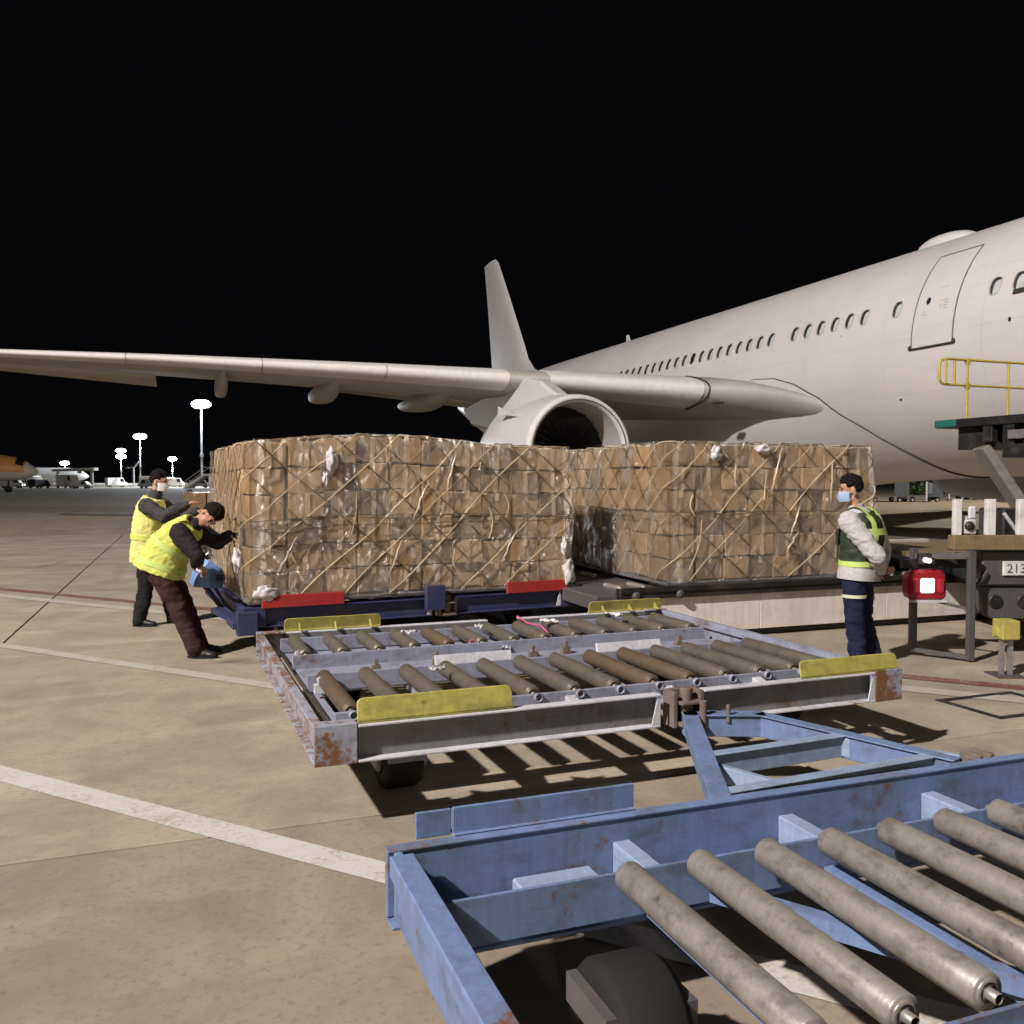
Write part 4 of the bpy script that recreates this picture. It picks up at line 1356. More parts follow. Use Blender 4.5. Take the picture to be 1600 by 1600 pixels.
def wing(side):
    sgn = lambda v: v if side > 0 else Vector((2 * AX - v.x, v.y, v.z))
    rings = [[sgn(v) for v in airfoil(*s_[1:], s_[0])] for s_ in WST]
    w_ = MB().loft(rings).build('wing', M['plane_grey'], PLANE)
    # leading edge slats
    for a1, a0 in ((13.35, 9.72), (8.72, 5.62), (5.58, 2.30), (2.26, -1.55), (-1.59, -5.4), (-5.44, -9.0)):
        rg = []
        for k in range(5):
            s_ = wst(a1 + (a0 - a1) * k / 4)
            rg.append([sgn(v) for v in airfoil(*s_[1:], s_[0], 10, 0.0, 0.11, 0.014)])
        MB().loft(rg).build('slat', M['plane_lip'], w_)
    # winglet
    s_ = WST[-1]
    top_ = [Vector((-11.3, 36.4 + 0.7 * (v.y - s_[1]) / (s_[3] - s_[1]), 7.6 + (v.x - v.x))) + Vector((0.04 * (1 if k < 18 else -1), 0, 0)) for k, v in enumerate(airfoil(*s_[1:], s_[0]))]
    MB().loft([rings[-1], [sgn(v) for v in top_]]).build('winglet', M['plane_white'], w_)
    # drooped aileron
    rg = []
    for a, zt_ in ((-0.78, 4.90), (-3.0, 5.14), (-6.0, 5.46), (-8.6, 5.80)):
        s_ = wst(a)
        c = s_[3] - s_[1]
        b0, z0_ = s_[1] + 0.66 * c, s_[2] - 0.055 * c
        rg.append([sgn(Vector(q)) for q in ((a, b0, z0_ + 0.02), (a, s_[3] + 0.05, zt_ + 0.02), (a, s_[3] + 0.05, zt_ - 0.015), (a, b0 + 0.1, z0_ - 0.10))])
    MB().loft(rg, smooth=False).build('aileron', M['plane_grey'], w_)
    # flap track fairings
    for a, hw, zb, b0, b1 in ((1.25, 0.20, 4.42, 28.6, 33.6), (4.5, 0.36, 4.26, 27.4, 33.4), (7.8, 0.46, 4.03, 26.4, 33.2), (10.6, 0.46, 3.55, 25.2, 33.0)):
        s_ = wst(a)
        rg = []
        for k in range(13):
            f_ = k / 12
            fat = max(0.02, math.sin(math.pi * min(1, f_ * 0.93 + 0.05)) ** 0.7)
            zt_ = s_[2] - 0.12
            h_ = (zt_ - zb) * fat
            rg.append([sgn(Vector((a + hw * fat * math.copysign(abs(math.cos(t_)) ** 0.6, math.cos(t_)), b0 + (b1 - b0) * f_, zt_ - h_ * 0.5 + h_ * 0.5 * math.copysign(abs(math.sin(t_)) ** 0.6, math.sin(t_))))) for t_ in [2 * math.pi * q / 16 for q in range(16)]])
        MB().loft(rg).build('flap_track_fairing', M['plane_grey'], w_)
    # dark slat-end gap and small vents under the skin
    if side > 0:
        s_ = wst(13.45)
        pts = [v + Vector((0.0, -0.01, 0)) for v in airfoil(*s_[1:], s_[0], 10, 0.0, 0.12, 0.01)]
        MB().tube(pts, 0.022, 6).build('slat_end_seal', M['plane_dark'], w_)
        m_ = MB(); m_.box(13.55, 13.75, 20.45, 20.75, 3.72, 3.77); m_.build('inlet_scoop', M['plane_dark'], w_)
    return w_


wing(1)
wing(-1)


# engines
def engine(cx, cb, cz):
    r = 1.40
    k_ = r / 1.36
    prof = [(1.20, 1.3), (1.205, 0.55), (1.23, 0.18), (1.25, 0.07), (1.32, 0.0), (1.38, 0.03), (1.42, 0.15)]
    prof2_ = [(1.42, 0.15), (1.455, 0.5), (1.485, 1.0), (1.49, 1.6), (1.46, 2.4), (1.39, 3.2), (1.29, 4.0), (1.2, 4.5), (1.16, 4.5), (1.12, 4.0), (1.15, 1.5)]
    nac = MB().ring_lathe(prof2_, (cx, cb, cz), 'y', 56).build('engine', M['plane_white'], PLANE)
    MB().ring_lathe(prof[2:], (cx, cb, cz), 'y', 56).build('inlet_lip', M['plane_lip'], nac)
    MB().ring_lathe([(1.23, 0.18), (1.205, 0.55), (1.20, 1.6)], (cx, cb, cz), 'y', 56).build('inlet_duct', M['plane_grey'], nac)
    MB().ring_lathe([(1.272, 0.040), (1.288, 0.022), (1.296, 0.018), (1.285, 0.035)], (cx, cb, cz), 'y', 56).build('lip_seam', M['plane_dark'], nac)
    m_ = MB(); m_.ring_lathe([(0.001, 0.75), (0.12, 0.85), (0.26, 1.1), (0.36, 1.4), (0.36, 1.6)], (cx, cb, cz), 'y', 24); m_.build('spinner', M['blade'], nac)
    for q in range(24):
        a = 2 * math.pi * q / 24
        m_ = MB()
        rad = Vector((math.cos(a), 0, math.sin(a))); tan = Vector((-math.sin(a), 0, math.cos(a)))
        c0 = Vector((cx, cb, cz))
        m_.grid(lambda u, v: c0 + rad * (0.34 + 0.85 * v) + tan * ((u - 0.5) * (0.20 + 0.10 * v) + 0.05 * v) + Vector((0, 1.25 + (u - 0.5) * (0.28 - 0.16 * v), 0)), 2, 5)
        m_.build('fan_blade', M['blade'], nac)
    m_ = MB(); m_.ring_lathe([(1.2, 1.7), (0.001, 1.7)], (cx, cb, cz), 'y', 24); m_.build('fan_backing', M['plane_dark'], nac)
    m_ = MB(); m_.ring_lathe([(0.85, 4.0), (0.80, 5.4), (0.62, 6.3), (0.58, 6.3), (0.55, 5.6)], (cx, cb, cz), 'y', 32); m_.ring_lathe([(0.5, 5.4), (0.4, 6.4), (0.05, 7.1)], (cx, cb, cz), 'y', 24)
    m_.build('exhaust', M['dark_metal'], nac)
    sd = 1 if cx < AX else -1
    m_ = MB()
    py = [(cb + 1.1, cz + 1.50), (cb + 2.2, cz + 1.95), (cb + 3.4, cz + 2.18), (cb + 6.0, cz + 2.05), (cb + 9.3, cz + 1.75), (cb + 8.2, cz + 1.1), (cb + 5.2, cz + 0.7), (cb + 3.0, cz + 1.2)]
    m_.prism(py, 0, cx - 0.22, cx + 0.22)
    m_.build('pylon', M['plane_white'], nac, bevel=0.08)
    m_ = MB(); m_.prism([(cb + 1.2, cz + 1.0), (cb + 2.4, cz + 1.0), (cb + 2.4, cz + 1.25)], 0, cx - sd * 1.33, cx - sd * 1.31); m_.build('strake', M['plane_white'], nac)
    return nac


engine(9.25, 19.9, 2.36)
engine(2 * AX - 9.25, 19.9, 2.36)


# fin, stabilisers
def flat_foil(le, te, half, axis_pt, n=14):
    out = []
    for s_ in (1, -1):
        rr = range(n + 1) if s_ == 1 else range(n - 1, 0, -1)
        for k in rr:
            x = (1 - math.cos(math.pi * k / n)) / 2
            y_ = 5 * 0.1 * (0.2969 * math.sqrt(x) - 0.126 * x - 0.3516 * x * x + 0.2843 * x ** 3 - 0.1036 * x ** 4)
            out.append((le + (te - le) * x, s_ * y_ * (te - le) * half))
    return out


rg = []
for z, le, te in ((6.6, 41.8, 51.2), (7.25, 43.1, 50.9), (7.7, 44.2, 50.85), (8.3, 45.0, 50.85), (9.1, 45.55, 51.0), (12.0, 47.75, 51.6), (14.55, 49.75, 52.2), (14.85, 50.2, 52.3)):
    rg.append([Vector((AX + o_, b, z)) for b, o_ in flat_foil(le, te, 1.0, None)])
MB().loft(rg).build('tail_fin', M['plane_white'], PLANE)
for sd in (1, -1):
    rg = []
    for d, le, te, z in ((0.6, 48.5, 54.0, 6.3), (2.0, 49.3, 54.3, 6.45), (9.3, 54.6, 57.0, 7.4), (9.7, 55.2, 57.1, 7.45)):
        rg.append([Vector((AX - sd * d, b, z + o_)) for b, o_ in flat_foil(le, te, 1.0, None)])
    MB().loft(rg).build('stabiliser', M['plane_grey'], PLANE)
# landing gear
for x, b, r, w in ((AX - 4.6, 31.0, 0.68, 0.5), (AX + 4.6, 31.0, 0.68, 0.5), (AX, 5.2, 0.48, 0.35)):
    m = MB(); m.tube([(x, b, 0.5), (x, b, 2.8)], 0.16, 12); m.tube([(x, b, 1.2), (x, b - 1.2, 2.4)], 0.08, 8)
    leg = m.build('landing_gear', M['pale_paint'], PLANE)
    for dx in (-0.42, 0.42):
        for db in ((-0.8, 0.8) if r > 0.6 else (0,)):
            wh = MB().ring_lathe([(0.05, -w / 2), (r * 0.9, -w / 2), (r, -w * 0.3), (r, w * 0.3), (r * 0.9, w / 2), (0.05, w / 2)], (x + dx * (1.3 if r > 0.6 else 0.7), b + db, r), 'x', 24)
            wh.build('wheel', M['rubber'], leg)


# ------------------------------------------------------------------ people
def remesh(mb, name, voxel, mat, parent, smooth=3, wrinkle=0.0, wscale=9.0, seed=0.0):
    o = bpy.data.objects.new(name, mb.mesh(name, mat))
    COL.objects.link(o)
    r_ = o.modifiers.new('r', 'REMESH'); r_.mode = 'VOXEL'; r_.voxel_size = voxel; r_.use_smooth_shade = True
    if smooth:
        s_ = o.modifiers.new('s', 'SMOOTH'); s_.iterations = smooth; s_.factor = 0.5
    bpy.context.view_layer.update()
    me = bpy.data.meshes.new_from_object(o.evaluated_get(bpy.context.evaluated_depsgraph_get()))
    o.modifiers.clear(); o.data = me
    if wrinkle:
        nrm = [v.normal.copy() for v in me.vertices]
        out = []
        for v, nn in zip(me.vertices, nrm):
            q = v.co * wscale + Vector((seed, seed * 0.7, 0))
            q.z *= 1.7
            w = noise.noise(q) + 0.5 * noise.noise(q * 2.3)
            out += (v.co + nn * w * wrinkle)[:]
        me.vertices.foreach_set('co', out)
        me.update()
    me.polygons.foreach_set('use_smooth', [True] * len(me.polygons))
    if not me.materials:
        me.materials.append(mat)
    o.parent = parent
    return o


def limb(mb, pts, rad, n=14, sub=5):
    """rounded tapered limb through joints"""
    P_, Q_ = [], []
    for i in range(len(pts) - 1):
        for k in range(sub):
            f_ = k / sub
            P_.append(Vector(pts[i]).lerp(Vector(pts[i + 1]), f_)); Q_.append(rad[i] + (rad[i + 1] - rad[i]) * f_)
    P_.append(Vector(pts[-1])); Q_.append(rad[-1])
    mb.tube(P_, Q_, n)
    for p, r_ in zip(pts, rad):
        mb.ball(p, r_ * 0.995, 12)


def torso(mb, secs_, n=22):
    """secs_: (centre, lateral axis, half width, half depth)"""
    rings = []
    for i, (c, l, w, d) in enumerate(secs_):
        c, l = Vector(c), Vector(l).normalized()
        t_ = (Vector(secs_[min(i + 1, len(secs_) - 1)][0]) - Vector(secs_[max(i - 1, 0)][0])).normalized()
        nn = t_.cross(l).normalized()
        l = nn.cross(t_).normalized()
        rings.append([c + l * (w * math.copysign(abs(math.cos(a)) ** 0.85, math.cos(a))) + nn * (d * math.copysign(abs(math.sin(a)) ** 0.85, math.sin(a))) for a in [2 * math.pi * k / n for k in range(n)]])
    mb.loft(rings)


def frame(f, u):
    f = Vector(f).normalized(); u = Vector(u)
    u = (u - f * u.dot(f)).normalized()
    s_ = f.cross(u)          # person's right
    return Matrix((s_, f, u)).transposed()


def hand(mb, w, d, palm_n, s, curl=0.6, thumb_side=1):
    """palm and five fingers from the wrist w along d; palm_n is the way the palm faces"""
    d = Vector(d).normalized(); pn = Vector(palm_n); pn = (pn - d * pn.dot(d)).normalized()
    l = d.cross(pn) * thumb_side
    w = Vector(w)
    c = w + d * 0.045 * s
    rot = Matrix((l, d, pn)).transposed()
    mb.ball(c, (0.040 * s, 0.052 * s, 0.017 * s), 12, rot)
    for k, (o_, ln) in enumerate(((-0.029, 0.058), (-0.010, 0.074), (0.010, 0.080), (0.029, 0.072))):
        p0 = w + d * 0.082 * s + l * o_ * s
        a1, a2 = curl * 0.7 + 0.05 * k, curl * 1.6
        d1 = d * math.cos(a1) + pn * math.sin(a1)
        d2 = d * math.cos(a2) + pn * math.sin(a2)
        p1 = p0 + d1 * ln * 0.5 * s; p2 = p1 + d2 * ln * 0.55 * s
        limb(mb, [p0 - d * 0.02 * s, p1, p2], [0.0098 * s, 0.0092 * s, 0.0078 * s], 8, 2)
    p0 = w + d * 0.028 * s + l * 0.034 * s
    p1 = p0 + (d * 0.55 + l * 0.7 + pn * 0.35).normalized() * 0.038 * s
    p2 = p1 + (d * 0.85 + l * 0.15 + pn * 0.5).normalized() * 0.032 * s
    limb(mb, [p0, p1, p2], [0.0125 * s, 0.0105 * s, 0.0085 * s], 8, 2)


def head_parts(mb, c, fr):
    c = Vector(c)
    at_ = lambda x, y, z: c + fr @ Vector((x, y, z))
    mb.ball(at_(0, -0.012, 0.03), (0.075, 0.092, 0.092), 20, fr)
    mb.ball(at_(0, 0.022, -0.035), (0.060, 0.070, 0.075), 16, fr)
    mb.ball(at_(0, 0.045, -0.088), (0.034, 0.036, 0.026), 12, fr)
    mb.ball(at_(0, 0.083, -0.025), (0.014, 0.022, 0.022), 10, fr)
    mb.ball(at_(0, 0.074, 0.002), (0.010, 0.018, 0.03), 10, fr)
    for s_ in (1, -1):
        mb.ball(at_(0.077 * s_, -0.012, -0.012), (0.010, 0.020, 0.032), 10, fr)
        mb.ball(at_(0.030 * s_, 0.072, 0.022), (0.022, 0.014, 0.008), 8, fr)
        mb.ball(at_(0.036 * s_, 0.050, -0.035), (0.024, 0.024, 0.022), 8, fr)


def face_bits(t, body, c, fr):
    c = Vector(c)
    at_ = lambda x, y, z: c + fr @ Vector((x, y, z))
    for s_ in (1, -1):
        m_ = MB(); m_.ball(at_(0.030 * s_, 0.0795, 0.006), (0.012, 0.007, 0.007), 10, fr); m_.build('eye', M['eye'], t)
        m_ = MB(); m_.ball(at_(0.032 * s_, 0.083, 0.027), (0.019, 0.006, 0.0045), 8, fr); m_.build('eyebrow', M['hair'], t)
    m_ = MB(); m_.ball(at_(0, 0.086, -0.058), (0.023, 0.006, 0.007), 10, fr); m_.build('mouth', M['lip'], t)


def hair_cap(t, c, fr, seed, thick=0.010):
    c = Vector(c)
    m_ = MB()
    def fn(u, v):
        ph, th = 2 * math.pi * u, math.pi * v
        d = Vector((math.sin(th) * math.sin(ph), math.sin(th) * math.cos(ph), math.cos(th)))
        # hairline: high at the forehead, down to the nape
        lim = 0.40 + 0.30 * max(0, -d.y) - 0.05 * abs(d.x)
        zz = d.z
        k = 1.02 + 0.12 * noise.noise(d * 6 + Vector((seed, 0, 0))) + 0.09 * noise.noise(d * 17)
        low = (0.36 if d.y > 0.55 else 0.10 if d.y > -0.05 else -0.50)
        low += 0.14 * noise.noise(d * 6 + Vector((0, seed, 3))) + (0.0 if abs(d.x) < 0.7 or d.y < 0 else -0.12)
        f_ = min(1.0, max(0.0, (zz - low + 0.20) / 0.40))
        g = (thick + 0.010 * max(0, d.z)) * f_  - 0.012 * (1 - f_)
        return c + fr @ Vector((d.x * (0.075 + g) * k, -0.012 + d.y * (0.092 + g) * k, 0.03 + d.z * (0.092 + g) * k))
    m_.grid(fn, 48, 30)
    return remesh(m_, 'hair', 0.007, M['hair'], t, 1, 0.005, 60, seed)


def shoe(t, an, toe, mat=None, s=1.0, sole=True):
    an = Vector(an); f = Vector((toe[0], toe[1], 0)).normalized()
    fr = frame(f, (0, 0, 1))
    base = Vector((an.x, an.y, an.z - 0.08 if an.z > 0.12 else 0.0))
    at_ = lambda x, y, z: base + fr @ Vector((x, y, z))
    m_ = MB()
    m_.ball(at_(0, -0.02, 0.05), (0.040 * s, 0.062 * s, 0.048), 14, fr)
    m_.ball(at_(0, 0.07, 0.042), (0.042 * s, 0.085 * s, 0.038), 14, fr)
    m_.ball(at_(0, 0.14, 0.034), (0.044 * s, 0.062 * s, 0.030), 14, fr)
    limb(m_, [at_(0, 0.03, 0.06), at_(0, 0.0, 0.10), at_(0, -0.01, 0.17)], [0.045, 0.052, 0.050], 12, 3)
    o_ = remesh(m_, 'shoe', 0.009, mat or M['shoe'], t, 2)
    if sole:
        m_ = MB()
        pts = []
        for k in range(20):
            a = 2 * math.pi * k / 20
            pts.append(at_(0.046 * math.cos(a), 0.062 + 0.142 * math.sin(a), 0.0))
        m_.loft([[p + Vector((0, 0, 0.002)) for p in pts], [p + Vector((0, 0, 0.02)) for p in pts]], smooth=False)
        m_.build('sole', M['rubber'], o_)
    return o_


def person(p, label, loc, mats):
    t = thing('person', label, 'person', loc, -YAW)
    fr = frame(p['face'], p['up'])
    hc = Vector(p['head'])
    lat = Vector(p['lat'])
    nk = Vector(p['neck'])
    # one continuous body
    b = MB()
    head_parts(b, hc, fr)
    limb(b, [nk - (hc - nk) * 0.2, hc + fr @ Vector((0, -0.02, -0.03))], [0.055, 0.050])
    torso(b, [(c, l, w * 0.80, d * 0.80) for c, l, w, d in p['torso']])
    for sd in ('N', 'F'):
        limb(b, [p['sh' + sd], p['el' + sd], p['wr' + sd]], [0.050, 0.038, 0.026])
        limb(b, [p['hip' + sd], p['kn' + sd], p['an' + sd]], [0.078, 0.050, 0.038])
        hand(b, p['wr' + sd], p['hd' + sd], p['pn' + sd], 1.0, p.get('curl' + sd, 0.6), p.get('ts' + sd, 1))
        an = Vector(p['an' + sd])
        limb(b, [an, Vector((an.x, an.y, 0.06))], [0.034, 0.030])
    body = remesh(b, 'body', 0.0062, M['skin'], t, 2)
    face_bits(t, body, hc, fr)
    hair_cap(t, hc, fr, loc[0] * 3)
    # shirt or jacket with sleeves
    b = MB()
    torso(b, p['torso'])
    for sd in ('N', 'F'):
        sh = Vector(p['sh' + sd])
        e1 = Vector(p['el' + sd]); w1 = Vector(p['wr' + sd])
        limb(b, [sh, e1, e1.lerp(w1, 0.95)], [0.094, 0.074, 0.054])
    limb(b, [nk - (hc - nk) * 0.15, nk + (hc - nk) * 0.16], [0.072, 0.062])
    remesh(b, mats.get('top_name', 'jacket'), 0.0095, mats['top'], t, 3, 0.011, 12, loc[0])
    # trousers
    b = MB()
    pc, pl, pw, pd = p['torso'][0]
    torso(b, [(Vector(pc) + Vector((0, 0, -0.10)), pl, pw * 0.85, pd * 0.85), (pc, pl, pw * 1.03, pd * 1.03), (Vector(pc).lerp(Vector(p['torso'][1][0]), 0.6), pl, pw * 0.98, pd * 0.98)])
    for sd in ('N', 'F'):
        kn, an = Vector(p['kn' + sd]), Vector(p['an' + sd])
        limb(b, [p['hip' + sd], kn, an + Vector((0, 0, -0.008))], [0.102, 0.084, 0.076])
        limb(b, [an + Vector((0, 0, 0.02)), an + Vector((0, 0, -0.025)) + Vector(p['toe' + sd]).normalized() * 0.035], [0.074, 0.052])
    remesh(b, 'trousers', 0.0095, mats['legs'], t, 3, 0.013, 9, loc[1])
    for sd in ('N', 'F'):
        shoe(t, p['an' + sd], p['toe' + sd], mats.get('shoe'))
    return t, fr


def vest(t, secs_, mat, name='vest', bands=(), grow=0.018, bandmat=None, seed=0):
    b = MB()
    torso(b, [(c, l, w + grow, d + grow) for c, l, w, d in secs_])
    v_ = remesh(b, name, 0.0095, mat, t, 2, 0.012, 10, seed)
    # bands round the vest
    for f0, f1 in bands:
        m_ = MB()
        K = len(secs_) - 1
        sub = []
        for f_ in (f0, (f0 + f1) / 2, f1):
            i = min(K - 1, int(f_ * K)); g = f_ * K - i
            (c0, l0, w0, d0), (c1, l1, w1, d1) = secs_[i], secs_[i + 1]
            sub.append((Vector(c0).lerp(Vector(c1), g), Vector(l0).lerp(Vector(l1), g), w0 + (w1 - w0) * g + grow + 0.008, d0 + (d1 - d0) * g + grow + 0.008))
        torso(m_, sub, 36)
        m_.build('reflective_band', bandmat or M['reflect'], v_)
    return v_


Y = Vector((0, 1, 0))
# man bending at the end of the nearer load
pA = dict(
    face=(0.22, -0.50, -0.82), up=(0.85, -0.05, 0.45), head=(0.075, -0.02, 1.305), neck=(-0.055, 0, 1.225), lat=Y,
    torso=[((-0.375, 0, 0.80), Y, 0.170, 0.135), ((-0.335, 0, 0.95), Y, 0.165, 0.130), ((-0.235, 0, 1.10), Y, 0.180, 0.130), ((-0.13, 0, 1.20), Y, 0.175, 0.115), ((-0.07, 0, 1.235), Y, 0.09, 0.08)],
    shN=(-0.14, -0.19, 1.15), elN=(0.03, -0.24, 0.955), wrN=(-0.035, -0.06, 0.85), hdN=(0.3, 0.6, -0.35), pnN=(0.3, 0.3, -1), curlN=0.9,
    shF=(-0.12, 0.19, 1.17), elF=(0.06, 0.24, 1.04), wrF=(0.20, 0.16, 1.11), hdF=(0.85, -0.05, 0.0), pnF=(0.4, 0, -1), curlF=0.5, tsF=-1,
    hipN=(-0.365, -0.095, 0.78), knN=(-0.185, -0.105, 0.44), anN=(-0.04, -0.10, 0.085), toeN=(1, -0.05, 0),
    hipF=(-0.365, 0.095, 0.78), knF=(-0.21, 0.13, 0.43), anF=(-0.10, 0.17, 0.085), toeF=(1, 0.1, 0))
A_LOC = cw(-2.86, 8.15)
PA, frA = person(pA, 'man in a yellow hi-vis vest and maroon trousers bending to push the load', A_LOC, dict(top=M['sleeve_dark'], legs=M['maroon']))
vest(PA, [((-0.405, 0, 0.79), (0.0, 1, 0), 0.20, 0.215), ((-0.370, 0, 0.88), Y, 0.188, 0.195), ((-0.310, 0, 1.0), Y, 0.188, 0.170), ((-0.225, 0, 1.105), Y, 0.190, 0.150), ((-0.125, 0, 1.19), Y, 0.165, 0.118), ((-0.07, 0, 1.225), Y, 0.10, 0.09)], M['hivis'], bands=((0.13, 0.22), (0.42, 0.50)), seed=1.0, bandmat=M['lime'])
for k, y in enumerate((-0.135, 0.135)):
    m = MB(); m.grid(lambda u, v: Vector((-0.30 + 0.20 * u, y + 0.05 * (v - 0.5), 1.175 + 0.12 * u - 0.03 * (1 - math.sin(math.pi * u)))), 8, 2); m.build('reflective_band', M['reflect'], PA, fix=False)
m = MB()
m.ball(Vector(pA['wrF']) + Vector((0.055, 0, -0.005)), (0.065, 0.05, 0.035), 12)
remesh(m, 'glove', 0.006, M['sleeve_dark'], PA, 2)
# white rag in his near hand
m = MB(); m.grid(lambda u, v: Vector((-0.02 + 0.05 * v + 0.02 * u, -0.14 + 0.03 * math.sin(6 * u), 0.90 - 0.12 * u + 0.01 * math.sin(9 * v))), 8, 5)
m2 = m.build('cloth_strip', M['film_scrap'])
m2.location, m2.rotation_euler = A_LOC, (0, 0, -YAW)
tag(m2, 'small white strip hanging from the bending man\'s hand', 'cloth strip')

# man standing behind him, one arm on the load
pB = dict(
    face=(0.98, -0.12, -0.10), up=(0.1, 0, 1), head=(0.045, 0.0, 1.615), neck=(0.0, 0, 1.47), lat=Y,
    torso=[((-0.09, 0, 0.80), Y, 0.165, 0.125), ((-0.10, 0, 0.96), Y, 0.16, 0.120), ((-0.075, 0, 1.18), Y, 0.185, 0.135), ((-0.045, 0, 1.36), Y, 0.185, 0.115), ((-0.01, 0, 1.44), Y, 0.085, 0.075)],
    shN=(-0.02, -0.20, 1.345), elN=(0.20, -0.27, 1.235), wrN=(0.40, -0.16, 1.36), hdN=(0.8, 0.3, 0.35), pnN=(0.5, 0.2, -0.8), curlN=0.5,
    shF=(-0.02, 0.20, 1.345), elF=(0.18, 0.25, 1.21), wrF=(0.40, 0.16, 1.28), hdF=(1, 0, 0.1), pnF=(0.3, 0, -1), curlF=0.5, tsF=-1,
    hipN=(-0.09, -0.09, 0.79), knN=(-0.085, -0.10, 0.43), anN=(-0.165, -0.10, 0.085), toeN=(1, -0.1, 0),
    hipF=(-0.09, 0.09, 0.79), knF=(0.055, 0.10, 0.44), anF=(0.13, 0.12, 0.085), toeF=(1, -0.1, 0))
B_LOC = cw(-4.0, 9.92)
PB, frB = person(pB, 'man in a pale yellow vest with dark trousers standing behind the bending man', B_LOC, dict(top=M['sleeve_grey'], legs=M['black_cloth']))
vest(PB, [((-0.10, 0, 0.72), Y, 0.185, 0.16), ((-0.105, 0, 0.92), Y, 0.172, 0.145), ((-0.08, 0, 1.15), Y, 0.185, 0.15), ((-0.05, 0, 1.35), Y, 0.165, 0.125), ((-0.02, 0, 1.435), Y, 0.095, 0.085)], M['hivis_pale'], bands=((0.30, 0.36),), seed=4.0, bandmat=M['hivis'])


def mask(t, hc, fr, mat):
    hc = Vector(hc)
    m_ = MB()
    def fn(u, v):
        ph = (u - 0.5) * 2.5
        zz = -0.100 + 0.088 * v
        w = 0.066 + 0.010 * v
        d = 0.104 + 0.012 * math.sin(math.pi * v) - 0.004 * v
        return hc + fr @ Vector((w * math.sin(ph) * 1.02, d * math.cos(ph) * (0.97 + 0.05 * math.cos(ph * 2)) - 0.012 + 0.002 * math.sin(v * 26), zz))
    m_.grid(fn, 20, 16)
    o_ = m_.build('face_mask', mat, t, fix=False)
    sol = o_.modifiers.new('thick', 'SOLIDIFY'); sol.thickness = 0.003
    m_ = MB()
    for s_ in (1, -1):
        m_.tube([hc + fr @ Vector((0.066 * s_, 0.03, -0.03)), hc + fr @ Vector((0.084 * s_, -0.015, 0.0)), hc + fr @ Vector((0.082 * s_, -0.03, -0.03)), hc + fr @ Vector((0.066 * s_, 0.02, -0.085))], 0.002, 5)
    m_.build('ear_loop', M['mask_white'], o_)


mask(PB, pB['head'], frB, M['mask_white'])

# man standing with hands behind his back
fC = Vector((-0.66, 0.75, 0)).normalized()
lC = Vector((0.75, 0.66, 0)).normalized()
pC = dict(
    face=(-0.985, 0.10, -0.06), up=(0.0, 0, 1), head=(-0.088, 0.02, 1.545), neck=(-0.035, 0.02, 1.37), lat=lC,
    torso=[((-0.01, 0, 0.83), lC, 0.165, 0.125), ((0.0, 0, 0.97), lC, 0.165, 0.125), ((0.02, 0, 1.15), lC, 0.190, 0.138), ((0.012, 0.01, 1.29), lC, 0.185, 0.115), ((-0.02, 0.02, 1.365), lC, 0.085, 0.075)],
    shN=tuple(Vector((0.0, 0, 1.275)) - lC * 0.200), elN=(0.03, -0.285, 0.985), wrN=(0.125, -0.14, 0.86), hdN=(0.12, 0.85, -0.2), pnN=(0.6, -0.3, 0.1), curlN=0.8,
    shF=tuple(Vector((0.0, 0, 1.275)) + lC * 0.195), elF=(0.26, 0.13, 1.0), wrF=(0.185, 0.0, 0.875), hdF=(0.0, -0.8, -0.2), pnF=(0.6, 0.1, 0.1), curlF=0.8,
    hipN=tuple(Vector((-0.01, 0, 0.82)) - lC * 0.09), knN=(-0.075, -0.09, 0.44), anN=(-0.035, -0.10, 0.085), toeN=(-1, 0.3, 0),
    hipF=tuple(Vector((-0.01, 0, 0.82)) + lC * 0.09), knF=(0.055, 0.07, 0.43), anF=(0.15, 0.06, 0.085), toeF=(-1, 0.5, 0))
C_LOC = cw(3.04, 7.70)
PC, frC = person(pC, 'man in a green hi-vis vest and blue face mask standing with hands behind his back', C_LOC, dict(top=M['sweater'], legs=M['navy_cloth'], top_name='sweater'))
mask(PC, pC['head'], frC, M['mask_blue'])
secC = [((0.0, 0, 0.885), lC, 0.175, 0.140), ((0.0, 0, 1.0), lC, 0.178, 0.140), ((0.022, 0, 1.14), lC, 0.192, 0.150), ((0.016, 0.01, 1.27), lC, 0.170, 0.130), ((0.0, 0.015, 1.345), lC, 0.110, 0.095)]
VC = vest(PC, secC, M['vest_green'], bands=((0.0, 0.10),), bandmat=M['lime'], seed=7.0, grow=0.014)
def on_vest(z, s_, dirn):
    for (c0, l0, w0, d0), (c1, l1, w1, d1) in zip(secC, secC[1:]):
        if c0[2] <= z <= c1[2] or c1[2] == secC[-1][0][2]:
            f_ = min(1.0, max(0.0, (z - c0[2]) / (c1[2] - c0[2])))
            c = Vector(c0).lerp(Vector(c1), f_)
            w, d = w0 + (w1 - w0) * f_ + 0.030, d0 + (d1 - d0) * f_ + 0.033
            return Vector((c.x, c.y, z)) + lC * s_ + dirn * d * max(0.0, 1 - abs(s_ / w) ** 2.35) ** (1 / 2.35)


